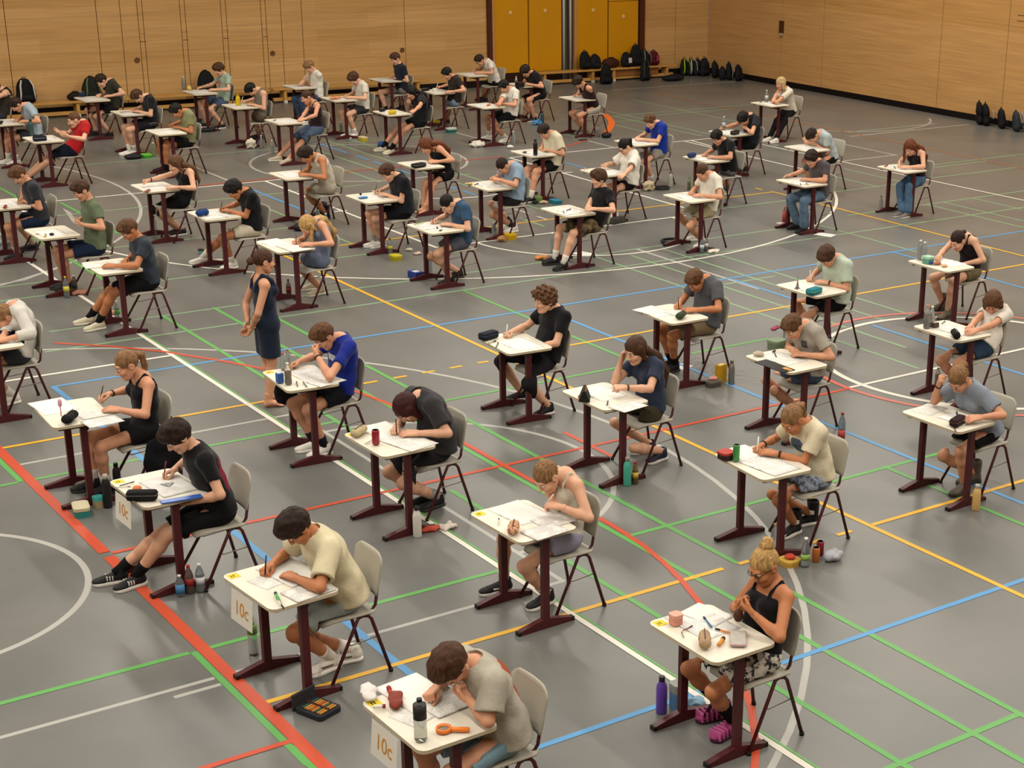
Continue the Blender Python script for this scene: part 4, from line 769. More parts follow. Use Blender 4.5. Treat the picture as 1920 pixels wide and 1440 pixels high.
S('S54', 'person in dark tank top and khaki shorts', (1701, 489, 1775, 511, 1829, 501), ('rn', 1826, 566), K('pony', 'dk', 'cami', '1b141a', 'shorts', '6a6048', 'olive', .5, sex='f', skin='p', tail=.1), (1796, 451), pitch=35, yaw=5, rh=(1757, 482), lh='lap', rf=(1758, 576), lf=(1770, 592))
S('S55', 'person in white T-shirt and denim shorts', (1711, 612, 1796, 641, 1861, 627), ('rn', 1885, 745), K('bob', 'mb', 'tee', 'd0c9be', 'shorts', mat('2f4156', .9, .1, 'denim', .18, 14, .3, 80), 'white', .52, sex='f', skin='n', w=1.08), (1862, 567), pitch=42, yaw=32, rh=(1816, 614), lh=(1823, 621), rf=(1790, 730), lf=(1798, 740))
S('S56', 'person in grey-blue T-shirt and grey boots', (1689, 772, 1797, 812, 1869, 791), ('rn', 1900, 917), K('pony', 'lb', 'tee', '7e8794', 'shorts', '131316', 'greyboot', .7, sex='f', skin='n', loose=.015, tail=.1, bandr=('2a1a20', 'bracelet')), (1798, 710), pitch=52, yaw=12, rh=('p', 1763, 712, .1), re=(1752, 752), lh=('z', 1826, 784, .81), rf=(1815, 898), lf=(1798, 918), rp='fist', lp='flat')
S('S57', 'person in cream T-shirt and patterned blue shorts', (1341, 852, 1430, 901, 1521, 880), ('rn', 1590, 1010), K('pony', 'lb', 'tee', 'cbc1a6', 'wide', BLUEPR, 'hightop', .55, sex='f', skin='t', loose=.015, tail=.03, pen=1, bandl=('1c1612', 'bracelet'), bandr=('1c1612', 'bracelet'), print=[(.55, .8, -.08, .08, 1, '4d5a68')], shoemark=[((-.155, 0, -.055), (.07, .076, .02), 'd8d4cc'), ((-.02, 0, .03), (.03, .1, .03), 'd8d4cc')]), (1486, 786), pitch=42, yaw=5, rh=(1420, 839), lh=(1440, 848), rf=(1508, 976), lf=(1480, 996))
# person cut off by the edge of the photograph
S('S0', 'bare-armed person at the far edge behind the grey tee', (7.95, 32.22), ('d', .45, 0), K('short', 'dk', 'tank', '2a2620', 'shorts', '2a2c33', 'white', skin='p'), (-8, 165), pitch=45)
# teacher standing between the rows
def teacher():
    g = G(509, 757, 0.); o = empty('person', g, math.radians(172), label='standing person in navy dress with hands clasped behind back', category='person')
    s = .985; v = lambda x, y, z: np.array((x, y, z))*s
    H, N = v(.0, 0, .87), v(.02, 0, 1.335); M = v(-.015, 0, 1.1); B = lambda t: H*(1-t)**2+M*2*t*(1-t)+N*t*t
    HM = headmat(v(-.02, 0, 1.5), 8, 8); J = dict(H=H, N=N, B=B, lat=np.array((0, 1., 0)), HM=HM, front=np.array((-1., 0, 0)), bk=np.array((1., 0, 0)), skl=.86)
    for k, sg in (('r', 1), ('l', -1)):
        J['hj'+k] = v(0, sg*.08, .86); J['kn'+k] = v(-.01, sg*.085, .48); J['an'+k] = v(.04 if sg > 0 else -.02, sg*.1, .0895/s); J['fm'+k] = frame(J['an'+k], (1, -sg*.15, 0), (0, 0, 1))
        J['sh'+k] = v(.025, sg*.17, 1.295); J['el'+k] = v(.13, sg*.225, 1.03); J['wr'+k] = v(.165, sg*.07, .86-.015*sg)
        d = nrm((.03, -sg*.06, -.06)); J['hm'+k] = frame(J['wr'+k], -d, (-1, 0, 0)); J['pose'+k] = 'rest'
    figure('T', o, J, dict(hair=('pulled', HAIRC['br']), top=('dress', '1b2436'), shoe='bare', skin='n', sex='f'), True)
    R3 = np.array(HM.to_3x3()); hc = np.array(HM.translation); b = [c for c in o.children][0]
    gF = Field(hc+R3 @ (.13, 0, .0)-.08, hc+R3 @ (.13, 0, .0)+.08, .007); gF.ell(hc+R3 @ (.135, 0, .0), (.04, .04, .04), 0).noise(.004, 80); link('hair_bun', qmesh('bun', *gF.nets(), [hairmat(HAIRC['br'])]), b)
teacher()
# ---------------------------------------------------------------- things on and under the desks
def M4(p, rz=0.): return Matrix.Translation(Vector(p)) @ Matrix.Rotation(rz, 4, 'Z')
def top(name, label, cat, p, rz=0., group=None):
    o = empty(name, p, rz, label=label, category=cat)
    if group: o['group'] = group
    return o
def one(name, label, cat, me, p, rz=0., group=None):
    o = link(name, me, None, M4(p, rz), label=label, category=cat)
    if group: o['group'] = group
    return o
def paper_mat(k):
    m = bpy.data.materials.new('paper'); m.use_nodes = True; nt = m.node_tree; b = nt.nodes['Principled BSDF']; b.inputs['Roughness'].default_value = .7; b.inputs['Specular IOR Level'].default_value = .2
    L = nt.links.new; N = nt.nodes.new; tc = N('ShaderNodeTexCoord'); sp = N('ShaderNodeSeparateXYZ'); L(tc.outputs['Object'], sp.inputs[0])
    def mth(op, a, bb=None, c=None):
        n = N('ShaderNodeMath'); n.operation = op
        for i, v in enumerate((a, bb, c)):
            if v is None: continue
            if isinstance(v, (int, float)): n.inputs[i].default_value = v
            else: L(v, n.inputs[i])
        return n.outputs[0]
    row = mth('LESS_THAN', mth('FRACT', mth('MULTIPLY', sp.outputs[0], 95.)), .42)
    nz = N('ShaderNodeTexNoise'); nz.inputs['Scale'].default_value = 150.; mp = N('ShaderNodeMapping'); mp.inputs['Scale'].default_value = (.6, 1, 0); mp.inputs['Location'].default_value = (k*7, k*3, 0); L(tc.outputs['Object'], mp.inputs[0]); L(mp.outputs[0], nz.inputs[0])
    blk = N('ShaderNodeTexNoise'); blk.inputs['Scale'].default_value = 11.; mp2 = N('ShaderNodeMapping'); mp2.inputs['Location'].default_value = (k*3.1, k*1.7, k); L(tc.outputs['Object'], mp2.inputs[0]); L(mp2.outputs[0], blk.inputs[0])
    ink = mth('MULTIPLY', mth('MULTIPLY', row, mth('GREATER_THAN', nz.outputs[0], .46)), mth('GREATER_THAN', blk.outputs[0], .46))
    mx = N('ShaderNodeMix'); mx.data_type = 'RGBA'; mx.inputs[6].default_value = (*lin('dcdad4'), 1); mx.inputs[7].default_value = (*lin('8f8f90' if k < 3 else '77777a'), 1); L(mth('MULTIPLY', ink, .75), mx.inputs[0]); L(mx.outputs[2], b.inputs['Base Color']); return m
PAPER = [paper_mat(i) for i in range(4)]; BLANK = mat('dddbd5', .7, .2, 'blank_paper')
def sheet_me(w, h, m, fold=False, curl=0., th=.0012):
    nx, ny = 8, 10; V = []
    for s in (0, 1):
        for i in range(nx+1):
            for j in range(ny+1):
                x, y = h*(i/nx-.5), w*(j/ny-.5); z = th*s
                if fold: z += .006*(math.exp(-((abs(y)-.03)/.03)**2))*(1 if s else 1)+(.0 if abs(y) > .001 else -.002)
                z += curl*max(0, (-y/w-.2)/.3)**2*max(0, i/nx-.3)
                V.append((x, y, z))
    k = (nx+1)*(ny+1); I = lambda i, j, s: s*k+i*(ny+1)+j
    F_ = [(I(i, j, 1), I(i+1, j, 1), I(i+1, j+1, 1), I(i, j+1, 1)) for i in range(nx) for j in range(ny)]+[(I(i, j, 0), I(i, j+1, 0), I(i+1, j+1, 0), I(i+1, j, 0)) for i in range(nx) for j in range(ny)]
    for i in range(nx): F_ += [(I(i, 0, 0), I(i+1, 0, 0), I(i+1, 0, 1), I(i, 0, 1)), (I(i+1, ny, 0), I(i, ny, 0), I(i, ny, 1), I(i+1, ny, 1))]
    for j in range(ny): F_ += [(I(0, j+1, 0), I(0, j, 0), I(0, j, 1), I(0, j+1, 1)), (I(nx, j, 0), I(nx, j+1, 0), I(nx, j+1, 1), I(nx, j, 1))]
    return MB().add(V, F_, 0, True).mesh('sheet', m)
PZ = {}
def paper(nm, kind, px, rz=0., desc=None, mi=None, curl=0.):
    """kind b: open A3 booklet, s: A4 sheet, w: blank A4 sheet lying across"""
    z = PZ.get(nm, .7506); PZ[nm] = z+.0032
    p = G(px[0], px[1], z) if abs(px[1]) > 5 else np.array([DC[nm][0][0]+px[0], DC[nm][0][1]+px[1], z])
    k = (len(PZ)+len(nm)) % 3 if mi is None else mi
    n, me, d = {'b': ('exam_booklet', sheet_me(.42, .297, PAPER[k], True, curl), 'open exam booklet'), 's': ('exam_sheet', sheet_me(.21, .297, PAPER[k], False, curl), 'loose exam sheet'), 'w': ('answer_sheet', sheet_me(.297, .21, BLANK, False, curl), 'blank answer sheet'), 'f': ('answer_booklet', sheet_me(.42, .297, BLANK, True, curl), 'blank folded answer booklet')}[kind]
    return one(n, (desc or d)+' on desk of '+WHO[nm], 'paper', me, p, DC[nm][1]+rz, 'exam papers')
_near = lambda p: p[1] < 21
def place(nm, desc, on, spot=None):
    if on == 'd': return desc+' on desk of '+WHO[nm]
    if on == 'f': return desc+' on floor by '+WHO[nm]
    return desc
def base(nm, on, px): return G(px[0], px[1], PZ.get(nm, .7506)+.001 if on == 'd' else .0)
def softbox(L, Wd, Hh, m, zipc=None, seed=0, name='case'):
    f = Field((-L/2-.03, -Wd/2-.03, -.01), (L/2+.03, Wd/2+.03, Hh+.03), .006); r = min(Wd, Hh)*.46
    f.cone((-L/2+r, 0, r*.95), (L/2-r, 0, r*.95), r, r*.92, 0, Hh/Wd if Hh < Wd else 1.); 
    if Hh > Wd: f.cone((-L/2+r, 0, Hh-r), (L/2-r, 0, Hh-r), r, r, .03)
    f.noise(.002, 60, seed).half((0, 0, .001), (0, 0, -1)); return qmesh(name, *f.nets(), [m])
def pcase(nm, px, L, Wd, Hh, col, rz, desc, on='d', zipc='8a8680', style='soft', m=None):
    p = base(nm, on, px); o = top('pencil_case', place(nm, desc, on), 'pencil case', p, rz); m = m or mat(col, .75, .2, 'case_fabric', .1, 30, .3, 90)
    if style == 'soft': link('pouch', softbox(L, Wd, Hh, m, seed=len(nm)+px[0]), o); link('zipper', MB().tube([(-L*.36, 0, Hh*.93), (0, 0, Hh*.985), (L*.36, 0, Hh*.93)], .0035, 6).mesh('zipper', mat(zipc, .5)), o)
    elif style == 'box': link('pouch', MB().box((0, 0, Hh/2), (L, Wd, Hh), bev=min(.02, Hh*.35)).mesh('pouch', m), o); link('zipper', MB().box((0, 0, Hh*.6), (L+.003, Wd+.003, .006), bev=.002).mesh('zipper', mat(zipc, .5)), o)
    elif style == 'prism':
        V = [(x, y, z) for x in (-L/2, L/2) for y, z in ((-Wd/2, .003), (Wd/2, .003), (Wd*.12, Hh), (-Wd*.12, Hh))]; mb = MB().add(V, [(0, 1, 2, 3), (7, 6, 5, 4), (0, 4, 5, 1), (1, 5, 6, 2), (2, 6, 7, 3), (3, 7, 4, 0)]); link('pouch', mb.mesh('pouch', m), o)
        link('end_panel', MB().add([(L/2+.001, y, z) for y, z in ((-Wd*.42, .01), (Wd*.42, .01), (Wd*.1, Hh*.9), (-Wd*.1, Hh*.9))], [(0, 1, 2, 3)]).mesh('end_panel', mat(zipc, .6)), o); link('zipper', MB().tube([(-L*.4, -Wd*.15, Hh*.95), (L*.4, -Wd*.15, Hh*.95)], .003, 6).mesh('zipper', mat('c9742f', .5)), o)
    return o
def clear(c): return mat(c, .12, .5, 'clear_plastic', trans=.82, ior=1.3)
def bottle(nm, px, h, r, desc, on='f', col='c9d3d6', cap='e2e0da', lab=None, liquid=None, p=None, name='bottle', labz=(.3, .55)):
    p = base(nm, on, px) if p is None else p; o = top(name, place(nm, desc, on), 'bottle', p)
    pr = [(r*.9, 0), (r, .01), (r, h*.2), (r*.93, h*.32), (r, h*.42), (r, h*.62), (r*.75, h*.76), (r*.38, h*.88), (r*.36, h*.94)]
    link('bottle_body', MB().lathe(pr, n=16).mesh('bottle_body', clear(col)), o); link('cap', MB().lathe([(r*.42, h*.93), (r*.42, h)], n=12).mesh('cap', mat(cap, .5)), o)
    if lab: link('label', MB().lathe([(r*1.02, h*labz[0]), (r*1.02, h*labz[1])], n=16).mesh('label', mat(lab, .5, .3)), o)
    if liquid: link('drink', MB().lathe([(r*.86, .004), (r*.95, .012), (r*.9, h*.3), (r*.94, h*.6)], n=14).mesh('drink', mat(liquid, .2, .4)), o)
    return o
def flask(nm, px, h, r, desc, col, cap='1c1c1e', on='f', name='water_flask', m=None):
    p = base(nm, on, px); o = top(name, place(nm, desc, on), 'bottle', p)
    link('flask_body', MB().lathe([(r*.92, 0), (r, .008), (r, h*.68), (r*.88, h*.77), (r*.55, h*.85), (r*.52, h*.88)], n=18).mesh('flask_body', m or mat(col, .35, .45)), o); link('cap', MB().lathe([(r*.56, h*.87), (r*.58, h*.985), (r*.5, h)], n=14).mesh('cap', mat(cap, .4, .4)), o)
    return o
def can(nm, px, col, desc, on='d', h=.125, r=.031):
    o = top('drink_can', place(nm, desc, on), 'can', base(nm, on, px)); link('can_body', MB().lathe([(r*.8, 0), (r, .008), (r, h-.01), (r*.86, h)], n=18).mesh('can_body', mat(col, .3, .5, 'can_paint', metal=.2)), o); link('can_lid', MB().lathe([(r*.84, h), (r*.84, h+.001), (r*.7, h-.002)], n=18).mesh('can_lid', mat('b8b8b8', .3, .5, metal=.7)), o); return o
def lunch(nm, px, dims, col, lid, desc, on='f', rz=0., name='lunch_box'):
    o = top(name, place(nm, desc, on), 'lunch box', base(nm, on, px), rz); L, Wd, Hh = dims; mb = MB().prism(rrect(L, Wd, min(L, Wd)*.28), .0, Hh*.68); link('tub', mb.mesh('tub', mat(col, .45, .35)), o); link('lid', MB().prism(rrect(L*1.03, Wd*1.03, min(L, Wd)*.28), Hh*.68, Hh).mesh('lid', mat(lid, .5, .3)), o); return o
def carton(nm, px, dims, col, desc, on='f', rz=0., name='tissue_box', face='d8d6d0', cat='box'):
    o = top(name, place(nm, desc, on), cat, base(nm, on, px), rz); L, Wd, Hh = dims; link('carton', MB().box((0, 0, Hh/2), (L, Wd, Hh), bev=.004).mesh('carton', mat(col, .6)), o); link('opening', MB().box((0, 0, Hh+.0012), (L*.62, Wd*.45, .002)).mesh('opening', mat(face, .7)), o); return o
def lump(nm, px, r3, col, desc, name, cat, on='f', rz=0., amp=.006, seed=1., m=None, p=None):
    f = Field((-r3[0]-.03, -r3[1]-.03, -.01), (r3[0]+.03, r3[1]+.03, r3[2]*2+.03), max(.005, max(r3)/22)); f.ell((0, 0, r3[2]*.85), r3, 0).noise(amp, 55, seed).half((0, 0, .0008), (0, 0, -1))
    return one(name, place(nm, desc, on), cat, qmesh(name, *f.nets(), [m or mat(col, .6, .3, 'foil')]), base(nm, on, px) if p is None else p, rz)
def stick(nm, px, L, r, col, desc, rz, on='d', name='pen', tipc=None):
    b = base(nm, on, px); o = top(name, place(nm, desc, on), 'pen', b+(0, 0, r), rz); link('barrel', MB().tube([(-L/2, 0, 0), (L/2, 0, 0)], r, 8).mesh('barrel', mat(col, .4, .4)), o); link('pen_cap', MB().tube([(L*.28, 0, 0), (L*.5+.001, 0, 0)], r*1.15, 8).mesh('pen_cap', mat(tipc or '1a1a1c', .4)), o); return o
def held_pen(nm, k='r', col='1b1b22', desc='dark pen', capc=None):
    Mh = ANCH[nm]['M'][k]; s = -1 if k == 'r' else 1; a = Mh @ Vector((-.118, s*.012, -.04)); b = Mh @ Vector((-.055, s*.03, .075)); a.z = max(a.z, PZ.get(nm, .7506)+.004) if a.z < .8 else a.z
    d = (b-a).normalized(); o = top('pen', desc+' in hand of '+WHO[nm], 'pen', a); link('barrel', MB().tube([d*.012, d*.14], .0052, 8).mesh('barrel', mat(col, .4)), o); link('pen_tip', MB().tube([d*.0, d*.013], [.0015, .0048], 8).mesh('pen_tip', mat(capc or '2a2a2c', .4)), o)
def note(nm): 
    D, rz = DC[nm]; R = Matrix.Rotation(rz, 2); v = R @ Vector((-.19, .29)); one('sticky_note', 'yellow sticky note on desk corner of '+WHO[nm], 'note', MB().box((0, 0, .0008), (.075, .075, .0012)).add([(x*.012-.02, y*.02, .0016) for x, y in ((0, -1), (.7, -1), (.7, .6), (0, .6), (1.5, -.8), (2.2, -.8), (2.2, .9), (1.5, .9))], [(0, 1, 2, 3), (4, 5, 6, 7)], 1).mesh('sticky_note', [mat('d9c13a', .7), mat('4a4420', .7)]), (D[0]+v.x, D[1]+v.y, .7503), rz)
def text_mesh(body, size, m, ext=.0008):
    c = bpy.data.curves.new('lettering', 'FONT'); c.body = body; c.size = size; c.extrude = ext; c.align_x = 'CENTER'; c.align_y = 'CENTER'; o = bpy.data.objects.new('t', c); COL.objects.link(o)
    me = bpy.data.meshes.new_from_object(o.evaluated_get(bpy.context.evaluated_depsgraph_get())); bpy.data.objects.remove(o); bpy.data.curves.remove(c); me.materials.clear(); me.materials.append(m); return me
def sign(nm):
    D, rz = DC[nm]; R = Matrix.Rotation(rz, 2); v = R @ Vector((-.262, .03)); o = top('class_sign', 'white paper sign reading 10c hanging from desk of '+WHO[nm].split(' with')[0].replace('person', 'one'), 'sign', (D[0]+v.x, D[1]+v.y, .7275), rz)
    if nm == 'S42': o['label'] = '10c paper sign hanging on the desk of '+WHO[nm]
    else: o['label'] = '10c paper sign hanging on the desk of '+WHO[nm]
    T0 = Matrix(((0, 0, -1, 0), (-1, 0, 0, 0), (0, 1, 0, 0), (0, 0, 0, 1)))   # text x -> -y, text y -> z, normal -> -x
    tilt = Matrix.Rotation(math.radians(5), 4, 'Y')
    link('sign_sheet', MB().box((0, 0, -.108), (.0016, .297, .216)).mesh('sign_sheet', mat('d3cfc4', .75, .15)), o, tilt)
    link('sign_lettering', text_mesh('10c', .135, mat('bd8433', .7)), o, tilt @ Matrix.Translation((-.0018, 0, -.112)) @ T0)

# exam papers
for nm in WHO:
    if nm in ('S0',): continue
    if nm in ('S42', 'S43', 'S44', 'S45', 'S46', 'S47', 'S48', 'S41', 'S50', 'S51', 'S49', 'S57', 'S52', 'S34', 'S40', 'S55', 'S54', 'S53', 'S56', 'S39', 'S36'): continue
    a = (hash_ := (sum(map(ord, nm))*37) % 100)/100
    paper(nm, 'b', (-.02+.04*a, .04-.05*a), (a-.5)*.2)
    if a > .35: paper(nm, 's', (-.08, .2-.42*a), (a-.4)*.3)
paper('S36', 'b', (215, 499), .1); paper('S36', 's', (182, 498), -.1)
paper('S42', 's', (296, 912), .05, 'printed task sheet'); paper('S42', 'b', (318, 910), .06)
paper('S43', 's', (515, 1085), .2, 'lined note sheet'); paper('S43', 'f', (548, 1072), .12, 'blank answer booklet'); paper('S43', 's', (578, 1108), .1, 'printed task sheet', 3)
paper('S44', 's', (788, 1335), .3, 'turned-over sheet'); paper('S44', 'f', (780, 1300), .1); paper('S44', 's', (842, 1318), .12, 'densely printed task sheet', 3)
paper('S45', 'b', (1316, 1168), .05, 'pile of exam papers'); paper('S45', 'w', (1325, 1152), .25, 'blank sheet topmost')
paper('S46', 'f', (975, 961), .1); paper('S46', 's', (1040, 975), .05, 'yellow-highlighted sheet', 3); paper('S46', 's', (1022, 996), .08, 'printed task sheet', 3)
paper('S47', 'f', (722, 808), .1); paper('S47', 'b', (765, 828), .2)
paper('S48', 'b', (582, 702), .12); paper('S48', 's', (612, 715), .3, 'loose sheet at the edge')
paper('S41', 'f', (100, 762), .1, 'wide overhanging answer booklet'); paper('S41', 's', (180, 775), .1, 'sheet with coloured pictures', 2); paper('S41', 's', (192, 790), .12, 'printed sheet at the edge', 3)
paper('S50', 'f', (1128, 737), .05); paper('S50', 's', (1178, 762), .15, 'overhanging printed sheet', 3)
paper('S51', 'b', (1228, 584), .15); paper('S51', 's', (1275, 585), .1); paper('S49', 'f', (975, 645), .08); paper('S57', 'f', (1402, 853), .1); paper('S57', 'b', (1443, 872), .15)
paper('S52', 'b', (1466, 672), .1); paper('S34', 'f', (95, 437), .05); paper('S40', 'f', (-5, 640), 0.); paper('S55', 'b', (1790, 618), .1); paper('S54', 'f', (1775, 492), .05); paper('S53', 'f', (1515, 540), .1); paper('S56', 's', (1742, 768), .2); paper('S56', 'w', (1795, 785), .1); paper('S39', 'f', (515, 455), .1); paper('S39', 'b', (553, 464), .1)
for a, c in (('S42', '6a1c16'), ('S43', '2a1512'), ('S47', '3a2a1c'), ('S49', 'd6d2c8'), ('S51', '17171a'), ('S53', 'd0ccc2'), ('S57', 'd6d2c8'), ('S37', '1a1a1c'), ('S23', '4a1f1a'), ('S24', '7a2a1c'), ('S33', '5a231a'), ('S5', '1c1c20'), ('S7', 'd8d4ca'), ('S13', 'cfcbc2'), ('S32', '2a2a2c'), ('S38', '2a2a2c'), ('S39', '5a3a2c')):
    held_pen(a, 'r', c, {'d6d2c8': 'white pen', 'd0ccc2': 'white pen', 'd8d4ca': 'white pen', 'cfcbc2': 'white pen', '6a1c16': 'dark red pen', '7a2a1c': 'red pen', '4a1f1a': 'dark red pen', '5a231a': 'dark red pen'}.get(c, 'dark pen'))
held_pen('S46', 'l', 'd9d6cf', 'white pen'); held_pen('S41', 'r', '3a1a16', 'dark red pen')
for nm in ('S42', 'S43', 'S44', 'S45', 'S46', 'S47', 'S48'): note(nm)
for nm in ('S42', 'S43', 'S44'): sign(nm)
# S42
pcase('S42', (267, 937), .22, .085, .075, '141416', -.55, 'black angular pencil case', style='box', zipc='6b6660')
lump('S42', (257, 919), (.035, .03, .02), 'd27a4e', 'orange eraser', 'eraser', 'eraser', 'd', amp=.002)
one('plastic_folder', 'blue plastic folder under papers of '+WHO['S42'], 'folder', MB().box((0, 0, .006), (.07, .3, .011), bev=.003).mesh('folder', mat('3a5fae', .3, .4)), G(340, 937, .7506), 1.45)
o = one('set_square', 'clear set square on booklet of '+WHO['S42'], 'ruler', MB().prism([(-.05, -.04), (.05, -.04), (0, .05)], 0, .002).mesh('set_square', mat('6f7072', .3, .4)), G(312, 908, .762), .9)
stick('S42', (238, 908), .12, .004, '2c2f33', 'dark slim pen', .2); stick('S42', (232, 914), .1, .003, 'a8a49c', 'grey metal pencil', -.4, name='pencil')
bottle('S42', (339, 1117), .17, .034, 'blue-labelled bottle', lab='4a7fb0', labz=(.15, .6), cap='dcdad4'); bottle('S42', (357, 1112), .23, .033, 'cola bottle', col='a08a80', liquid='1a0c08', lab='8f2a22', cap='a5281f', name='cola_bottle'); bottle('S42', (377, 1109), .23, .034, 'clear water bottle', lab='c9ced2')
# S43
stick('S43', (520, 1121), .125, .009, '4fae52', 'green highlighter', 1.35, name='highlighter', tipc='2a2d3c'); stick('S43', (523, 1129), .125, .006, 'd9d6cf', 'white correction pen', 1.35); stick('S43', (527, 1134), .14, .005, '1c1c1e', 'black pen with orange end', 1.4, tipc='b5522c')
bottle('S43', (476, 1227), .3, .034, 'clear bottle with green label', col='d5d9d6', lab='6f9a48', labz=(.55, .78), cap='3f7a3c')
def open_case():
    o = top('pencil_case', 'open pencil case full of orange pencils on the floor beside the 10c desk', 'pencil case', G(597, 1334, 0.), .35)
    link('case_shell', MB().prism(rrect(.2, .24, .03), 0, .035).mesh('case_shell', mat('22252b', .6)), o); link('case_lid', MB().box((.0, .13, .06), (.2, .02, .12), bev=.006).mesh('case_lid', mat('2b2a2c', .6)), o)
    for i in range(8): link('pencil', MB().tube([(-.07, -.085+i*.022, .04), (.075, -.085+i*.022, .04)], .007, 6).mesh('pencil', mat(('c98c3c', 'c98c3c', '2f5a44', 'c98c3c', 'b5602c')[i % 5], .5)), o)
    link('elastic_strap', MB().box((0, 0, .049), (.016, .2, .003)).mesh('elastic_strap', mat('4a1f18', .6)), o); o['label'] = 'open pencil case with orange pencils on floor by '+WHO['S43'].replace(' with dark back lettering', '')
open_case()
# S44
lump('S44', (692, 1302), (.1, .045, .022), 'cfc9c4', 'white crumpled snack bag', 'snack_bag', 'snack', 'd', 1.2); lump('S44', (742, 1316), (.1, .04, .02), '7a3020', 'brown-red chocolate wrapper', 'snack_wrapper', 'snack', 'd', 1.1, seed=3.)
stick('S44', (733, 1305), .16, .013, 'a32a1e', 'red chocolate bar', 1.25, name='chocolate_bar', tipc='8a2418'); stick('S44', (711, 1328), .07, .011, 'd6d2c8', 'white lip balm', -.5, name='lip_balm', tipc='7a241c')
bottle('S44', (789, 1386), .25, .036, 'clear sports bottle with black spout', 'd', col='cfd3cc', lab='23211f', labz=(.52, .86), cap='141416', name='sports_bottle')
def magnifier():
    o = top('magnifying_glass', 'orange magnifying glass on desk of '+WHO['S44'], 'magnifier', G(832, 1370, .7585), .9); C = mat('d9782a', .35, .4); link('rim', MB().lathe([(.032, 0), (.044, 0), (.044, .022), (.032, .022), (.032, 0)], n=20).mesh('rim', C), o); link('lens', MB().lathe([(.032, .01), (.032, .013)], n=20).mesh('lens', clear('d8c0a8')), o); link('grip', MB().box((.0, -.092, .011), (.032, .1, .02), bev=.006).mesh('grip', C), o)
magnifier(); carton('S44', (737, 1297), (.03, .045, .012), 'b5afa5', 'small grey eraser', 'd', name='eraser', cat='eraser')
# S45
lunch('S45', (1267, 1169), (.075, .075, .07), 'c98876', 'd29a88', 'pink round tub', 'd', name='plastic_tub')
stick('S45', (1327, 1168), .15, .006, '2f6d9c', 'blue pen', 1.25); stick('S45', (1289, 1179), .09, .004, '8a5560', 'short pink pencil', .2, name='pencil'); stick('S45', (1280, 1191), .08, .003, '77736c', 'grey compass arm', 1.1, name='drawing_compass')
pcase('S45', (1321, 1208), .19, .085, .08, 'a58a6c', .95, 'beige furry pencil case', zipc='5a4a3c'); stick('S45', (1352, 1206), .1, .012, 'd98a2c', 'orange highlighter', .6, name='highlighter'); stick('S45', (1361, 1186), .15, .006, 'c9742c', 'orange pencil', 1.95, name='pencil')
pcase('S45', (1384, 1200), .2, .1, .02, 'a9a69d', .9, 'clear flat pencil case with pink erasers', style='box', zipc='c77f95')
flask('S45', (1240, 1336), .27, .037, 'purple drinking bottle', '5b3f9a', '2c2a2e'); lunch('S45', (1271, 1328), (.1, .1, .19), '52789c', '8a8f88', 'blue insulated cup', name='insulated_cup'); lump('S45', (1303, 1322), (.07, .06, .028), '7fa3bd', 'blue-white tissue pack', 'tissue_pack', 'tissues', amp=.008)
lump('S45', (0, 0), (.032, .032, .045), '4a2a1c', 'small brown bottle held in both hands of person in patterned skirt', 'drink_bottle', 'bottle', '-', amp=.0005, p=(ANCH['S45']['r']+ANCH['S45']['l'])/2+(-.03, 0, -.09))
# S46
mF = ramp_mat('floral_fabric', 'noise', [(.4, '8a4a34'), (.5, 'b98a68'), (.6, 'c9a488')], .8, .2, 60)
pcase('S46', (963, 996), .19, .09, .07, '9a6a50', .95, 'flowery orange pencil case', m=mF, zipc='2a1f1a'); stick('S46', (935, 979), .11, .005, 'cfcac0', 'white pen', 1.0)
# S47
pcase('S47', (674, 815), .2, .09, .075, 'b0a07c', .6, 'beige and black open pencil case', zipc='2a2a22'); can('S47', (705, 833), '8f2330', 'red drink can'); stick('S47', (692, 829), .12, .006, 'd6d2c8', 'white glue pen', .5)
flask('S47', (783, 1006), .27, .036, 'white steel bottle', 'c9c6bd', '2a2a2c'); lump('S47', (808, 996), (.09, .035, .025), 'a8402c', 'red chocolate packet', 'snack_wrapper', 'snack', amp=.005); lump('S47', (838, 991), (.08, .06, .025), 'c9beb4', 'crumpled white paper bag', 'paper_bag', 'bag', amp=.01, seed=2.)
# S48
carton('S48', (525, 717), (.06, .055, .09), '3a62a8', 'blue drink carton', 'd', name='drink_carton'); bottle('S48', (541, 720), .2, .032, 'orange juice bottle', 'd', col='dcd3c4', liquid='c98a3a', cap='d9d6cf'); bottle('S48', (532, 693), .16, .028, 'red-capped water bottle', 'd', cap='a8322a', lab=None); bottle('S48', (541, 688), .17, .026, 'second red-capped bottle, farther back,', 'd', cap='b03a2c'); stick('S48', (557, 721), .14, .005, '3a5a8c', 'blue pen', 1.2); stick('S48', (572, 722), .15, .005, '55585c', 'dark grey pen', 1.35)
f = Field((-.15, -.1, -.3), (.15, .1, .05), .011); f.ell((0, 0, -.14), (.12, .055, .13), 0).ell((0, 0, -.03), (.07, .04, .05), .04).noise(.005, 40, 1.); D = DC['S48'][0]
one('gym_bag', 'black drawstring bag hanging under desk of '+WHO['S48'], 'bag', qmesh('gym_bag', *f.nets(), [mat('1b191c', .8, .2)]), (D[0]-.06, D[1]+.21, .71), .1)
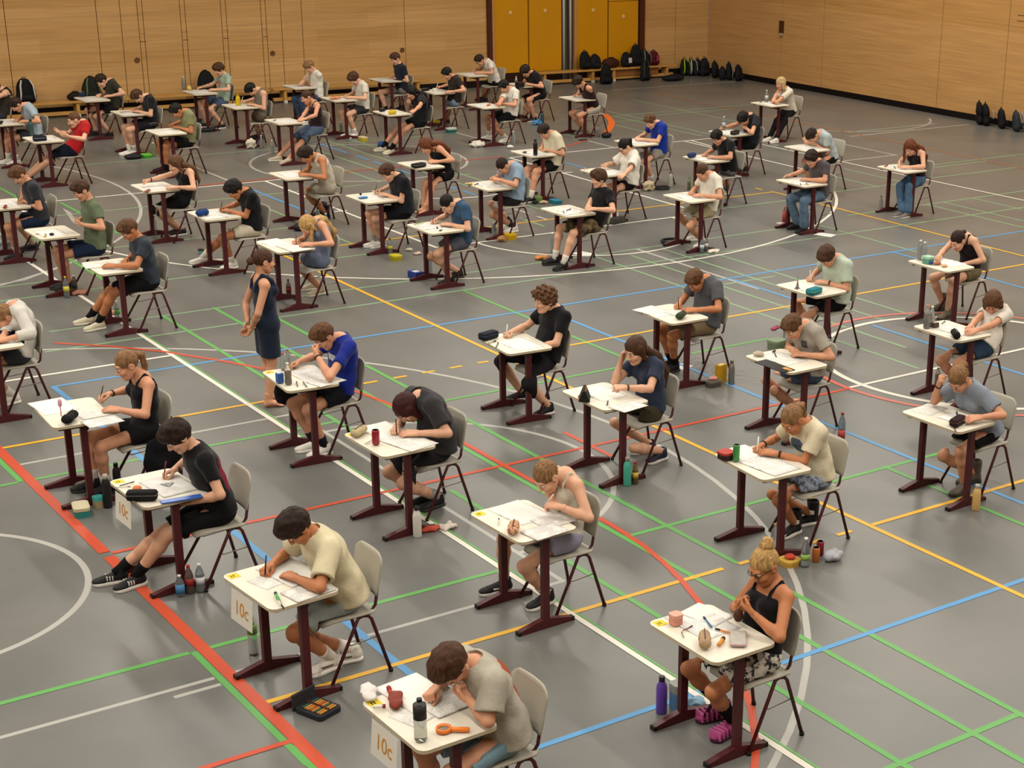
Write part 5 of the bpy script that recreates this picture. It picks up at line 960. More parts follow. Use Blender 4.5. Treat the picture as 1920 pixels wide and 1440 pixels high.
# S41
pcase('S41', (132, 789), .22, .1, .085, '131315', .9, 'black pencil case'); o = top('pen', 'pink fluffy pen standing upright on desk of '+WHO['S41'], 'pen', G(115, 781, .76)); link('barrel', MB().tube([(0, 0, 0), (0, 0, .09)], .005, 8).mesh('barrel', mat('c98a98', .5)), o); link('fluffy_top', MB().lathe([(.006, .085), (.017, .1), (.017, .14), (.006, .155)], n=12).mesh('fluffy_top', mat('d39aa6', .9)), o)
lunch('S41', (153, 964), (.13, .2, .085), '2a7a72', 'b9b294', 'teal lunch box with cream lid', rz=-.2); lunch('S41', (185, 951), (.08, .08, .1), '9a8a68', '3aa09a', 'small jar with teal lid', name='snack_jar'); flask('S41', (203, 951), .3, .038, 'tall black bottle with white cap', '17171a', 'b9b6ae'); flask('S41', (222, 922), .27, .034, 'dark bottle behind the white-capped one', '1c1a1c', '141416'); pcase('S41', (158, 912), .13, .08, .05, '6f6a60', .3, 'grey calculator', 'f', style='box')
def jacket():
    C = np.array([0, 0]); c = [o for o in bpy.data.objects if o.name.startswith('school_chair') and o['label'].endswith(WHO['S41'])][0].location; f = Field((-.25, -.36, .0), (.35, .3, .75), .013)
    f.ell((.06, -.27, .36), (.15, .035, .2), 0).ell((.19, -.25, .3), (.06, .04, .2), .05).ell((.24, -.05, .5), (.028, .2, .14), .05).ell((-.04, -.27, .24), (.05, .03, .16), .04).noise(.008, 30, 2.)
    one('jacket', 'black jacket hanging over the chair of '+WHO['S41'], 'jacket', qmesh('jacket', *f.nets(), [mat('121215', .85, .15, 'jacket_cloth', .1, 10, .3, 40)]), (c.x+.005, c.y, 0))
jacket()
# S57, S56, S55, S54, S53, S52, S51, S50, S49
lunch('S57', (1361, 859), (.12, .12, .06), '2a1d1c', 'a8342e', 'red-lidded snack box', 'd', name='snack_box'); can('S57', (1380, 864), '3f8a46', 'green drink can', h=.14, r=.028)
bottle('S57', (1509, 1062), .25, .036, 'clear bottle with green label', lab='8fae52', labz=(.25, .45)); lunch('S57', (1480, 1058), (.15, .15, .05), 'b58a3a', 'c9a44c', 'round yellow snack bowl', name='snack_bowl'); lump('S57', (0, 0), (.045, .045, .02), 'b5402c', 'red cup of sweets in the yellow bowl on the floor', 'sweets_cup', 'snack', '-', p=G(1480, 1058, 0)+(0, 0, .0515), amp=.003); can('S57', (1529, 1053), 'b5682c', 'orange drink can', 'f'); can('S57', (1537, 1041), '7d2028', 'dark red drink can', 'f'); lump('S57', (1561, 1050), (.09, .06, .05), 'a9adb5', 'blue and white crisp bag', 'crisp_bag', 'snack', amp=.007, seed=5.); bottle('S57', (1452, 1028), .22, .035, 'clear tumbler with wooden lid', cap='a58a66'); bottle('S52', (1577, 826), .29, .036, 'tall red-labelled bottle', col='a9bcc6', lab='b04a48', labz=(.12, .4), cap='8f2a30')
pcase('S56', (1795, 796), .2, .085, .07, '2a1a1e', .35, 'dark maroon pencil case', style='box', zipc='5a3a34'); stick('S56', (1794, 776), .06, .007, '1a1a1c', 'short black pen', .8); stick('S56', (1790, 805), .14, .005, '4a2a1c', 'brown pencil', .9, name='pencil'); flask('S56', (1829, 956), .24, .037, 'beige steel flask', 'c9a66a', 'b9b4aa'); bottle('S55', (1757, 722), .2, .032, 'small orange juice bottle', col='d9cfc0', liquid='b5752c', cap='6a7a4a')
bottle('S55', (1737, 615), .25, .036, 'white bottle with orange cap', 'd', col='dcdcd6', cap='c97848', liquid='cfcac0'); bottle('S55', (1746, 612), .22, .033, 'second pale bottle', 'd', col='d9d9d3', cap='d9d6cf'); carton('S55', (1752, 613), (.07, .07, .05), '4a3a30', 'small brown glass box', 'd', name='snack_box'); pcase('S55', (1791, 632), .22, .09, .085, '151315', .95, 'black rounded pencil case'); stick('S55', (1769, 605), .12, .005, '55665a', 'green-grey pen', .5)
bottle('S54', (1724, 486), .24, .034, 'clear water bottle', 'd', cap='e2e0da'); bottle('S54', (1732, 488), .23, .034, 'second clear water bottle', 'd', cap='dcdad2'); lunch('S54', (1740, 493), (.12, .12, .085), '55927c', '9ac4ae', 'mint snack tub', 'd', name='snack_tub'); lump('S54', (1746, 496), (.022, .022, .025), '2a3f8a', 'small blue tin', 'small_tin', 'tin', 'd', amp=.0005); lump('S54', (1757, 496), (.06, .035, .022), 'a06a52', 'brown pastry', 'pastry', 'food', 'd', amp=.004); lump('S54', (1770, 500), (.045, .035, .018), 'd9aa8c', 'pale bread roll', 'bread_roll', 'food', 'd', amp=.003)
pcase('S53', (1526, 551), .2, .11, .07, '1f6f78', .25, 'teal box pencil case', style='box', zipc='7fb39a')
def spire():
    o = top('metal_figurine', 'small grey pointed metal figurine on desk of '+WHO['S53'], 'figurine', G(1495, 541, .7545)); g = mat('8a867e', .4, .5, 'pewter', metal=.6)
    link('plinth', MB().box((0, 0, .004), (.05, .05, .008)).mesh('plinth', g), o); link('spike', MB().lathe([(.022, .008), (.014, .04), (.007, .08), (.003, .13), (.001, .16)], n=10).mesh('spike', g), o)
spire()
lump('S52', (1422, 667), (.055, .045, .025), 'b9ab94', 'crumpled paper tissue', 'tissue', 'tissue', 'd', amp=.006); stick('S52', (1454, 667), .13, .005, '1d1d20', 'black pen', 1.0); stick('S52', (1451, 660), .05, .008, '17171a', 'short black marker', .4); one('document_folder', 'black folder with orange stickers on desk of '+WHO['S52'], 'folder', MB().box((0, 0, .004), (.16, .42, .008), bev=.002).box((.03, -.13, .0085), (.05, .06, .002), 1).box((.03, -.19, .0085), (.04, .045, .002), 1).mesh('document_folder', [mat('141213', .5), mat('d99a52', .6)]), G(1452, 687, .7506), .02)
lunch('S52', (1456, 652), (.2, .17, .1), '6a7a5c', '7d8d70', 'green lunch box', rz=.2); pcase('S52', (1453, 634), .16, .08, .05, 'a8506c', .4, 'pink pencil pouch lying on the green lunch box on the floor', '-').location.z = .102
bottle('S52', (1474, 640), .2, .04, 'clear glass mug', cap='8a8a9c')
pcase('S51', (1277, 596), .19, .09, .075, '33402c', .6, 'olive green pencil case'); one('answer_sheet', 'white sheet lying on floor by '+WHO['S51'], 'paper', sheet_me(.297, .21, BLANK), G(1270, 686, .001), .4, 'exam papers'); carton('S51', (1351, 718), (.12, .07, .21), 'b58c1c', 'yellow box', rz=.2, name='juice_carton', face='cfc4a4'); flask('S51', (1371, 720), .27, .034, 'grey steel bottle', '77746c', '66625a', m=mat('85817a', .35, .5, 'steel', metal=.6)); lunch('S51', (1337, 724), (.16, .12, .07), '4a4640', '6a645c', 'dark lunch box'); lump('S51', (0, 0), (.055, .035, .022), 'c98a7c', 'pink wrapped snack on the dark lunch box', 'snack_wrapper', 'snack', '-', p=G(1337, 724, 0)+(0, 0, .0705), amp=.003)
pcase('S50', (1096, 748), .2, .1, .1, '1c211c', .95, 'black pencil case with green end', style='prism', zipc='6fa04c'); flask('S50', (1176, 910), .27, .036, 'turquoise bottle', '45a08c', '8a867e'); bottle('S50', (1191, 907), .21, .028, 'small snack bottle with red cap', col='b59a5c', liquid='8a5a2c', lab='c9b04a', cap='a02a24'); stick('S50', (1085, 748), .15, .005, 'b5602c', 'orange pen', 1.0); stick('S50', (1139, 757), .1, .006, '3f3c3a', 'dark eraser pen', .9)
pcase('S49', (916, 635), .21, .1, .075, '161b26', .25, 'navy pencil case', style='box', zipc='39445a'); stick('S49', (920, 643), .15, .006, 'a5a67c', 'pale green pen', .3); stick('S49', (932, 648), .16, .006, '6f7468', 'grey green pen', .9)
# rows behind
P_ = [('S39', 'c', (542, 557), .23, .033, 'cola bottle'), ('S34', 'l', (126, 558), .27, .035, 'lemonade bottle'), ('S34', 'n', (141, 548), .22, .033, 'brown drink bottle')]
bottle('S39', (542, 557), .23, .033, 'cola bottle', col='a08a80', liquid='1a0c08', lab='6f2220', cap='1a1a1c', name='cola_bottle'); carton('S39', (531, 556), (.06, .05, .03), '17171a', 'small black tin', name='mint_tin', face='2a2a2c')
bottle('S34', (126, 558), .27, .035, 'lemonade bottle', liquid='b5a83a', lab='c9c04a', cap='c9a52c'); bottle('S34', (141, 548), .22, .033, 'dark brown drink bottle', col='8a7a6c', liquid='1c120c', lab='2a2a2c', cap='d9d6cf'); lump('S34', (150, 552), (.1, .06, .03), '9a6a52', 'open food tray', 'food_tray', 'food', amp=.008)
lump('S34', (97, 441), (.03, .03, .016), '17171a', 'black tape roll', 'tape_roll', 'tape', 'd', amp=.001); stick('S34', (85, 443), .11, .01, 'c99a2c', 'yellow highlighter', 1.2, name='highlighter'); carton('S34', (70, 439), (.03, .04, .012), 'b5afa0', 'small pale eraser', 'd', name='eraser', cat='eraser')
c = (ANCH['S34']['r']+ANCH['S34']['l'])/2
hs = sheet_me(.297, .21, BLANK); hs.transform(Matrix.Rotation(math.radians(62), 4, 'Y')); one('exam_sheet', 'sheet held up in both hands by '+WHO['S34'], 'paper', hs, c+(-.06, 0, .07), 0)
pcase('S33', (10, 389), .16, .05, .03, '8a3a28', 1.2, 'red pencil pouch'); lump('S33', (4, 470), (.16, .12, .14), '9fb0ac', 'translucent shopping bag', 'shopping_bag', 'bag', amp=.012)
pcase('S35', (277, 359), .15, .05, .03, '9a5a54', .9, 'pink pencil pouch'); bottle('S35', (291, 440), .27, .035, 'clear bottle with dark cap', cap='1a1a1c')
pcase('S37', (380, 404), .2, .1, .09, '1e3a74', .3, 'blue rounded pencil case', zipc='16264a'); lunch('S37', (407, 494), (.15, .11, .05), '5a3a24', 'c9c2b4', 'sandwich box with white lid'); lunch('S37', (377, 476), (.07, .07, .07), '6f8a90', '2a2a2c', 'small cup with dark lid', name='snack_cup')
bottle('S36', (221, 598), .22, .034, 'clear bottle with green label', lab='6fae5c', cap='d9d6cf'); lump('S36', (212, 590), (.05, .04, .03), 'c98a80', 'pink snack wrapper', 'snack_wrapper', 'snack')
lump('S23', (681, 372), (.07, .035, .015), '3a78a8', 'blue eraser holder', 'eraser', 'eraser', 'd', amp=.003); lump('S23', (676, 366), (.018, .018, .018), '1a1a1c', 'small black sharpener', 'sharpener', 'sharpener', 'd', amp=.001); lunch('S23', (742, 487), (.14, .18, .07), '9a8f1c', 'b5aa28', 'yellow lunch box'); bottle('S23', (732, 476), .22, .033, 'clear bottle with dark cap', cap='2a2a2c', lab='b5a83a'); lump('S23', (767, 470), (.05, .04, .02), 'c4bcae', 'white crumpled napkin', 'napkin', 'napkin'); lump('S23', (783, 477), (.06, .05, .02), 'c4a898', 'pinkish crumpled napkin', 'napkin', 'napkin', seed=4.)
stick('S24', (820, 428), .09, .007, '17171a', 'black marker', 1.2); stick('S24', (826, 433), .05, .008, '17171a', 'short black pen', .5); stick('S24', (786, 419), .2, .006, '7d9a5a', 'green ruler', .4, name='ruler', tipc='7d9a5a'); carton('S24', (780, 521), (.13, .2, .09), '1c3580', 'blue tissue box', rz=.1); bottle('S24', (806, 516), .28, .035, 'tall clear bottle', cap='d9d6cf')
pcase('S22', (785, 313), .24, .12, .06, '17161a', .3, 'black pencil case with grey trim', style='box', zipc='77736c')
lump('S21', (880, 346), (.05, .05, .016), 'b59a5c', 'beige tape roll', 'tape_roll', 'tape', 'd', amp=.001); stick('S21', (893, 346), .13, .006, '33402c', 'dark green pen', .6); lunch('S21', (957, 448), (.16, .16, .08), 'b58c14', 'c9a01c', 'round yellow tub', name='plastic_tub'); lump('S21', (941, 453), (.07, .05, .05), '9a7048', 'brown paper bag', 'paper_bag', 'bag'); bottle('S21', (926, 441), .2, .033, 'clear water bottle'); 
stick('S25', (1066, 394), .12, .006, '2a2a2c', 'black pen', .5); stick('S25', (1057, 398), .12, .006, '6f6a64', 'grey pen', 1.1); lump('S25', (1015, 486), (.1, .06, .03), 'c07a34', 'orange snack bag', 'snack_bag', 'snack'); bottle('S25', (1036, 474), .29, .036, 'tall clear bottle'); one('answer_sheet', 'white sheet lying on floor by '+WHO['S25'], 'paper', sheet_me(.297, .21, BLANK), G(1095, 476, .001), .3, 'exam papers')
flask('S19', (1004, 291), .26, .036, 'black flask', '141214', '17171a', 'd'); pcase('S19', (984, 286), .09, .06, .015, '3a3a3c', .8, 'small dark calculator', style='box'); lunch('S19', (1011, 381), (.09, .09, .11), '5a7a3a', '6f8a4a', 'green snack pot', name='snack_pot'); lump('S19', (1020, 382), (.07, .05, .03), 'b09a7c', 'half-eaten sandwich', 'sandwich', 'food'); lunch('S19', (1042, 381), (.14, .22, .06), '1f6a80', '2a7a90', 'teal lunch box'); lump('S19', (1003, 382), (.06, .04, .03), '1c1c20', 'black glasses case', 'glasses_case', 'case', amp=.001)
pcase('S20', (1157, 419), .28, .12, .1, '3a3834', .2, 'dark grey pencil case', 'f', style='box', zipc='55524c'); stick('S20', (1098, 317), .1, .008, 'c98a7c', 'pink pen', .4)
flask('S18', (1257, 350), .27, .042, 'pale steel bottle', 'a9a8a0', '77746c'); lump('S18', (1216, 357), (.11, .08, .09), 'b5a588', 'beige paper bag', 'paper_bag', 'bag', amp=.012)
def ring(nm, px, r, col, desc, name, cat): one(name, place(nm, desc, 'f'), cat, MB().tube([(r*math.cos(a), r*.8*math.sin(a), .03) for a in np.linspace(0, 2*math.pi, 17)], .02, 8).mesh(name, mat(col, .6)), G(*px, 0.), .3)
ring('S18', (1242, 355), .13, '1c1c1e', 'black looped strap', 'strap', 'strap'); ring('S26', (1257, 455), .15, '15151c', 'black looped strap', 'strap', 'strap')
bottle('S26', (1316, 474), .22, .033, 'white-labelled bottle', lab='b9c4cc', cap='5a2a34', liquid='c9c4ba'); bottle('S26', (1324, 471), .22, .03, 'orange juice bottle', liquid='b58a4a', lab='cfc4b4', cap='8a3a3c'); lump('S26', (1338, 474), (.1, .05, .03), 'd6ccc0', 'wrapped white sandwich', 'sandwich', 'food'); bottle('S26', (1292, 356), .22, .033, 'light green bottle behind the desk', col='b9c9a0', liquid='7d9a4a', cap='3a6a3a')
pcase('S27', (1297, 295), .18, .11, .09, '2a3a5c', .2, 'blue pencil case', zipc='8a94a4'); bottle('S28', (1357, 243), .24, .034, 'clear bottle with grey label', 'd', lab='b9bcc0'); pcase('S28', (1378, 252), .2, .09, .07, '151315', .3, 'black pencil case', style='box'); bottle('S29', (1437, 191), .24, .036, 'clear water bottle', 'd', lab='c4c8cc'); stick('S29', (1426, 192), .12, .006, '3a3a3c', 'dark pen', .5)
bottle('S31', (1470, 419), .26, .033, 'red-labelled bottle', col='d0b0a8', lab='b04a48', labz=(.1, .75), cap='a83a34'); lunch('S31', (1464, 424), (.12, .12, .05), 'b59a88', 'cfc4ba', 'pale snack bowl', name='snack_bowl'); one('answer_sheet', 'white sheet lying on floor by '+WHO['S31'], 'paper', sheet_me(.297, .21, BLANK), G(1547, 440, .001), .4, 'exam papers'); stick('S31', (1501, 346), .09, .006, '17171a', 'black pen', .9); stick('S31', (1514, 346), .1, .008, 'b5a83a', 'yellow highlighter', 1.2, name='highlighter')
stick('S32', (1661, 312), .12, .012, 'c9705c', 'red highlighter', .5, name='highlighter'); stick('S32', (1678, 315), .12, .009, '5f8a5c', 'green highlighter', 1., name='highlighter'); bottle('S32', (1651, 394), .24, .033, 'clear bottle with dark cap', cap='3a3a3c')
bottle('S38', (597, 419), .24, .034, 'clear bottle with dark cap', cap='1a1a1c'); bottle('S38', (612, 427), .22, .036, 'blue-tinted bottle', col='8fb0d0', lab='7d9fc4'); lump('S38', (563, 432), (.11, .09, .06), '15151c', 'black cap', 'baseball_cap', 'cap', amp=.002)
bottle('S17', (1122, 257), .24, .034, 'yellow juice bottle', liquid='a8a04a', cap='1c1c1e'); lump('S17', (1137, 258), (.11, .09, .06), '15151a', 'black cap', 'baseball_cap', 'cap', amp=.002); carton('S17', (1093, 263), (.16, .08, .02), '1c1c1e', 'dark flat case', name='glasses_case', face='2a2a2c', cat='case')
lunch('S16', (975, 162), (.17, .17, .09), '1a1719', '242022', 'round black tub', 'd', name='plastic_tub'); bottle('S16', (968, 161), .2, .03, 'white bottle', 'd', col='dcdad4', liquid='cfcac0'); flask('S16', (1017, 232), .27, .036, 'dark teal flask', '1f4a54', '17171a'); lump('S16', (1007, 234), (.11, .06, .06), '3f78a8', 'blue snack bag', 'snack_bag', 'snack', amp=.01); lump('S16', (999, 226), (.12, .08, .09), 'b9b4ac', 'crumpled white bag', 'paper_bag', 'bag', amp=.012)
stick('S15', (916, 198), .16, .02, 'd06a2c', 'orange pencil tube', .8, name='pencil_tube', tipc='d9b08c'); lump('S15', (896, 275), (.16, .1, .06), 'cfcac0', 'white plastic bag', 'plastic_bag', 'bag', amp=.012); bottle('S15', (963, 273), .28, .036, 'clear bottle'); lump('S15', (957, 278), (.07, .05, .035), 'd0ccc2', 'white wrapped roll', 'bread_roll', 'food', amp=.002)
lunch('S13', (815, 172), (.07, .07, .07), 'd0ccc2', 'dcdad4', 'white paper cup', 'd', name='paper_cup'); pcase('S13', (798, 170), .2, .09, .05, '1a1719', .2, 'black pencil case'); lunch('S13', (846, 248), (.2, .15, .09), '1f5a54', 'b9c4ba', 'teal lunch box with pale lid'); bottle('S13', (833, 243), .26, .036, 'white-capped bottle'); lump('S13', (816, 233), (.12, .07, .05), 'a8901c', 'yellow snack bag', 'snack_bag', 'snack')
pcase('S12', (736, 214), .19, .08, .08, 'c4a814', .3, 'yellow pencil case'); pcase('S12', (717, 209), .14, .07, .06, '1c1a1e', .2, 'dark pencil case'); lump('S12', (717, 279), (.09, .07, .08), '2a4a80', 'blue drink pouch', 'drink_pouch', 'drink')
lump('S9', (629, 186), (.12, .05, .03), 'c07a52', 'orange snack packet', 'snack_bag', 'snack', 'd'); lunch('S9', (681, 264), (.13, .22, .08), 'b5a01c', 'c9b98a', 'yellow lunch box with pale lid'); bottle('S9', (640, 247), .2, .034, 'green-tinted bottle', col='9fb59a'); pcase('S8', (607, 237), .24, .12, .1, 'c0b01c', .2, 'yellow pencil case', 'f')
stick('S10', (515, 226), .14, .006, '3a3a3c', 'dark pen', .8); bottle('S10', (511, 288), .25, .035, 'clear bottle'); flask('S7', (447, 198), .21, .045, 'yellow flask', 'c9ab14', 'b59a10', 'd'); lump('S7', (471, 278), (.1, .08, .1), 'c9c0ae', 'white paper bag', 'paper_bag', 'bag', amp=.01); bottle('S7', (491, 279), .25, .036, 'clear bottle')
flask('S6', (345, 168), .26, .036, 'grey steel flask', '77736c', 'b9b4aa', 'd'); lump('S6', (355, 169), (.05, .04, .05), 'c9a85a', 'yellow snack packet', 'snack_bag', 'snack', 'd'); lump('S6', (391, 247), (.16, .08, .05), '17171a', 'black bag', 'sling_bag', 'bag', amp=.005); lunch('S6', (375, 232), (.08, .08, .1), '1f5a5c', '17171a', 'teal cup', name='drink_cup')
pcase('S5', (288, 238), .2, .1, .07, '151518', .2, 'black pencil case'); lunch('S5', (275, 295), (.16, .22, .06), '3f8a2c', '5cae3c', 'bright green lunch box'); bottle('S5', (289, 293), .25, .036, 'lime-tinted bottle', col='c4d4a4'); lump('S5', (250, 298), (.16, .08, .05), '15151a', 'black bag', 'sling_bag', 'bag', amp=.005); carton('S4', (236, 210), (.2, .05, .01), 'b59a7c', 'beige ruler', 'd', name='ruler', cat='ruler', face='a88c6c')
pcase('S3', (154, 181), .14, .1, .09, '1a2a40', .2, 'navy round pencil case'); flask('S1', (60, 254), .27, .038, 'dark teal flask', '2a4648', '1c2a2c', 'd'); pcase('S1', (75, 264), .21, .1, .08, '14161f', .1, 'navy pencil case', style='box', zipc='8a94a4'); bottle('S2', (23, 297), .26, .036, 'green-tinted water bottle', col='9fc0b4')
lump('S2', (-4, 233), (.09, .05, .04), '17171a', 'black pencil roll', 'pencil_roll', 'pencil case', 'd')
# ---------------------------------------------------------------- benches and school bags along the walls
OAK = mat('b98a4a', .45, .3, 'bench_wood', .1, 6); OAKD = mat('8a5a2c', .5, .3, 'bench_beam', .1, 6); RUB = mat('d0c8b8', .6, .2, 'rubber_foot')
def bench(x0, x1, label, boxed=False):
    o = top('gym_bench', label, 'bench', ((x0+x1)/2, 35.18, 0), group='gym benches'); L = x1-x0
    link('bench_plank', MB().box((0, 0, .305), (L-.02, .3, .04), bev=.006).mesh('bench_plank', OAK), o); link('bench_beam', MB().box((0, 0, .075), (L-.1, .09, .07), bev=.006).mesh('bench_beam', OAK), o)
    for x in (-L/2+.3, L/2-.3):
        l = link('bench_leg', MB().box((x, 0, .17), (.07, .24, .225), bev=.005).mesh('bench_leg', OAK), o)
        for s in (-1, 1): link('rubber_foot', MB().box((x, s*.1, .03), (.075, .06, .06)).mesh('rubber_foot', RUB), l)
    if boxed: link('bench_panel', MB().box((-.1, -.06, .2), (L*.6, .02, .17)).mesh('bench_panel', OAKD), o)
for x0, x1, lb in ((3.2, 7.1, 'gym bench along the panelled wall, bearing the black and white backpack'), (7.15, 11.05, 'gym bench along the wall behind the olive polo, bearing a green backpack'), (11.1, 15., 'gym bench along the wall behind the mint T-shirt, bearing a black backpack'), (15.05, 19., 'gym bench along the wall behind the navy polo, last before yellow doors')): bench(x0, x1, lb)
bench(21.95, 24., 'short gym bench in front of the gap between the yellow doors'); bench(24.05, 26.35, 'short gym bench near the corner, loaded with backpacks', True)
def backpack(p, w, d, h, col, label, rz=0., lean=0., strap=None, pocket=None, logo=None, flat=False):
    o = top('backpack', label, 'backpack', p, rz, 'school bags'); f = Field((-w/2-.06, -d/2-.08, -.01), (w/2+.06, d/2+.08, h+.06), max(.011, h/34))
    f.cone((-w*.22, 0, w*.26), (w*.22, 0, w*.26), w*.27, w*.27, .0, w/d*.9); f.cone((-w*.14, 0, h*.55), (w*.14, 0, h*.55), w*.3, w*.3, .1, w/d*.95); f.cone((-w*.06, .01, h*.8), (w*.06, .01, h*.8), w*.24, w*.24, .08, w/d); f.noise(.005, 26, p[0]); f.half((0, 0, .002), (0, 0, -1))
    m = mat(col, .75, .2, 'bag_fabric', .15, 12, .3, 40); X = Matrix.Rotation(lean, 4, 'X'); b = link('bag_body', qmesh('bag_body', *f.nets(), [m]), o, X)
    g = Field((-w/2, -d/2-.12, -.01), (w/2, .05, h*.6), .011); g.cone((-w*.18, -d*.42, h*.22), (w*.18, -d*.42, h*.22), w*.15, w*.15, 0, 1.9).half((0, 0, .004), (0, 0, -1)); link('front_pocket', qmesh('front_pocket', *g.nets(), [mat(pocket or col, .7, .2, 'bag_fabric', .15, 12, .3, 40)]), o, X)
    link('carry_handle', MB().tube([(-.04, .01, h*.95), (-.03, .01, h*1.04), (.03, .01, h*1.04), (.04, .01, h*.95)], .009, 6).mesh('carry_handle', mat('1a1a1c', .8)), o, X)
    if strap:
        for s in (-1, 1): link('strap', MB().tube([(s*w*.2, -d*.35, h*.93), (s*w*.3, -d*.56, h*.7), (s*w*.32, -d*.6, h*.4), (s*w*.36, -d*.5, h*.12)], .018, 6, sq=.5).mesh('strap', mat(strap, .8)), o, X)
    if logo: link('bag_patch', MB().box((.02, -d*.62, h*.45), (w*.3, .012, h*.36), bev=.004).mesh('bag_patch', mat(logo, .7)), o, X)
    return o
Bz = .327; by = 35.2
def bpx(px): return PY(px, 0, by)[0]
def bpg(px, py): g = PY(px, py, by); return (g[0], by, Bz)
for px, w, h, c, lb, st, lg in ((33, .42, .5, '121214', 'black backpack with white straps on the bench', 'c9c6be', None), (159, .42, .46, '1c2218', 'dark green backpack with grey straps on the bench', '5f6a52', None), (379, .42, .46, '111113', 'black backpack with white dot on the bench', None, 'c9c6be'), (1097, .36, .46, '131416', 'tall black backpack leaning on yellow door, leftmost on the bench', None, None), (1116, .34, .36, '17171a', 'small black backpack beside the tall one on the bench', None, None), (1174, .34, .36, '15151a', 'round black bag with white patch on the bench', None, 'b9b6ae'), (1193, .42, .56, '131316', 'tallest black backpack on the bench by the brown jamb', None, None), (1209, .3, .42, '1a1b1d', 'narrow black backpack with grey straps on the bench', '6a6862', None), (1226, .32, .38, '4a1218', 'dark red and black backpack at the bench end', None, '8a3040')):
    backpack((bpx(px)-.05 if px < 500 else PY(px, 112, by)[0], by-.03, Bz), w, .24, h, c, lb, 0, -.12, st, None, lg if px != 379 else None)
    if px == 379: link('bag_badge', MB().lathe([(.03, 0), (.03, .01)], n=12).mesh('bag_badge', mat('d0ccc4', .6)), [o for o in bpy.data.objects if o.get('label') == lb][0], Matrix.Translation((.02, -.17, .2)) @ Matrix.Rotation(math.pi/2, 4, 'X'))
def bag(px, py, r3, col, label, name='sports_bag', on=None):
    f = Field((-r3[0]-.05, -r3[1]-.05, -.01), (r3[0]+.05, r3[1]+.05, r3[2]*2+.05), .012); f.ell((0, 0, r3[2]*.9), r3, 0).noise(.007, 24, px).half((0, 0, .001), (0, 0, -1)); p = on if on is not None else G(px, py, 0.)
    o = top(name, label, 'bag', p, 0, 'school bags'); link('bag_body', qmesh('bag_body', *f.nets(), [mat(col, .75, .2, 'bag_fabric', .15, 12, .3, 40)]), o); link('bag_strap', MB().tube([(-r3[0]*.5, 0, r3[2]*1.6), (-r3[0]*.2, -.01, r3[2]*2), (r3[0]*.3, -.01, r3[2]*1.95), (r3[0]*.55, 0, r3[2]*1.5)], .012, 6).mesh('bag_strap', mat('1a1a1c', .8)), o); return o
bag(131, 185, (.17, .1, .09), '1f1814', 'dark brown bag lying left of the green backpack', on=(bpx(131)-.1, by, Bz)); bag(1145, 118, (.26, .12, .13), '3a1d12', 'brown slouching bag between black bags on the bench', on=(PY(1145, 112, by)[0], by, Bz))
backpack(G(1137, 158, 0), .38, .26, .5, '101114', 'black backpack standing on floor before the bench', 0, -.06); backpack(G(1206, 151, 0)+(0, -.1, 0), .34, .2, .5, '141416', 'black backpack leaning against the bench front', 0, -.1, '3a3a3c'); bag(1262, 151, (.34, .18, .08), '19191b', 'flat black bag lying on floor near the corner')
for px, py, w, h, c, lb, st in ((1284, 142, .3, .46, '161a12', 'black and green backpack on floor, first by the corner', '8fae2c'), (1297, 142, .3, .46, '15171a', 'black backpack with pale straps in the corner row', 'a9a9a2'), (1309, 142, .32, .46, '191c20', 'dark slate backpack in the corner row', None), (1322, 143, .34, .5, '16181b', 'tall dark backpack at the hall corner', None), (1342, 146, .34, .44, '141518', 'black backpack with red tag in the corner row', None), (1356, 150, .3, .34, '17181c', 'low black backpack among the corner row', None), (1369, 150, .34, .46, '131417', 'black backpack with grey band in the corner row', '77787a'), (1386, 152, .36, .42, '101114', 'rounded black backpack at end of the corner row', None)):
    g = G(px, py, 0); g[0] = min(g[0], XW-.28); g[1] = min(g[1], YW-.3); backpack(g, w, .24, h, c, lb, .5 if px > 1330 else 0, -.1, st)
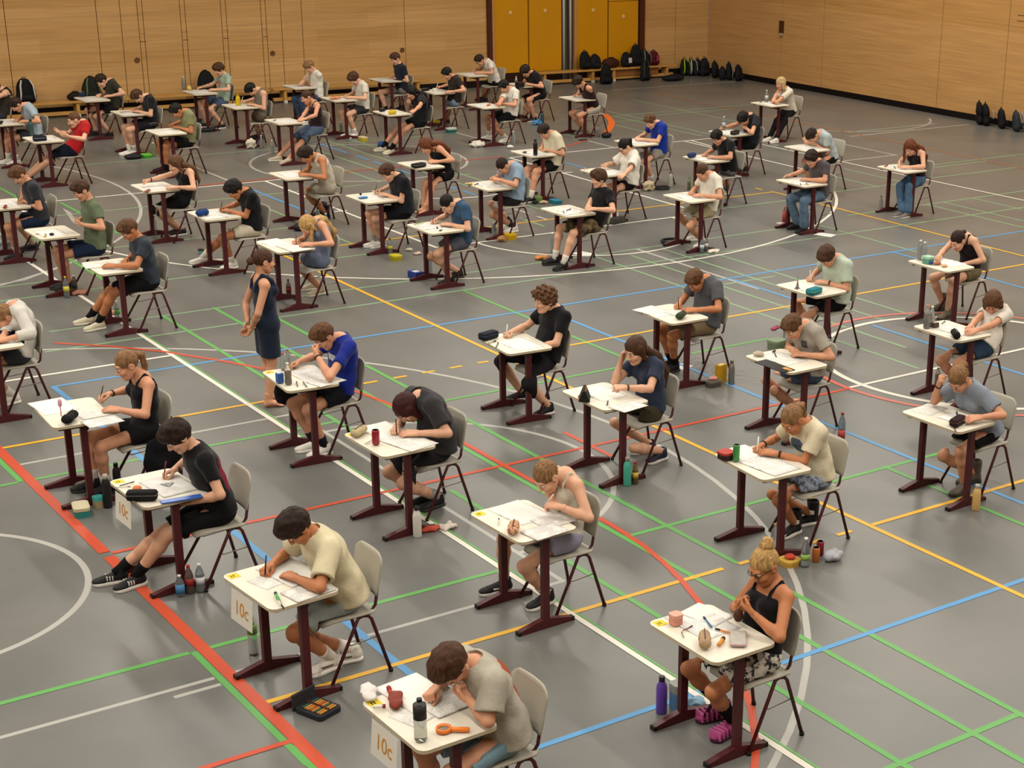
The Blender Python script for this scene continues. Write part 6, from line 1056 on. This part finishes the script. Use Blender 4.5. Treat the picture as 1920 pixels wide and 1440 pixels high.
for px, py, w, h, c, lb, st, lg in ((1839, 233, .36, .52, '131316', 'black backpack by right wall, first of the group', None, None), (1861, 234, .34, .5, '111114', 'black backpack with white patch by right wall', None, 'd0ccc6'), (1884, 240, .34, .44, '15161a', 'dark backpack behind the grey one by right wall', None, None), (1906, 246, .38, .44, '2c3138', 'grey backpack with pale straps by right wall', '8a8d90', None)):
    g = G(px, py, 0); g[0] = min(g[0], XW-.3); backpack(g, w, .26, h, c, lb, .9, -.1, st, None, lg)

for o in bpy.data.objects:
    if o.parent is None and o.get('label'):
        for a, b in ((' on desk of ', ' of '), (' on floor by ', ' by '), ('person in ', 'one in '), (' and ', ' / ')):
            if len(o['label'].split()) > 16: o['label'] = o['label'].replace(a, b)
        if len(o['label'].replace('/', '').split()) > 16: o['label'] = ' '.join(o['label'].split()[:16])
# ---------------------------------------------------------------- light
def area(nm, loc, rot, sx, sy, p, col):
    l = bpy.data.lights.new(nm, 'AREA'); l.shape = 'RECTANGLE'; l.size = sx; l.size_y = sy; l.energy = p; l.color = lin(col) if isinstance(col, str) else col
    o = bpy.data.objects.new(nm, l); COL.objects.link(o); o.location = loc; o.rotation_euler = rot; return o
for x in (-6., 1.5, 9., 16.5, 24.):
    for y in (4., 15., 26.): area('ceiling_lamp', (x, y, ZC-.12), (0, 0, 0), .5, 8.5, 560, (1., .93, .82))
area('daylight_clerestory', (XW+.1, (YW+YF)/2, 6.5), (0, math.radians(90), 0), 2.0, YW-YF-1, 900, (.86, .95, 1.))
wd = bpy.data.worlds.new('world'); SC.world = wd; wd.use_nodes = True; wd.node_tree.nodes['Background'].inputs[0].default_value = (.75, .8, .85, 1); wd.node_tree.nodes['Background'].inputs[1].default_value = .15
vs = SC.view_settings; vs.view_transform = 'Standard'; vs.look = 'None'; vs.gamma = 1; vs.use_curve_mapping = False; vs.exposure = -.12
SC.cycles.max_bounces = 6; SC.cycles.diffuse_bounces = 3; SC.cycles.glossy_bounces = 3; SC.cycles.transmission_bounces = 5; SC.cycles.caustics_reflective = False; SC.cycles.caustics_refractive = False
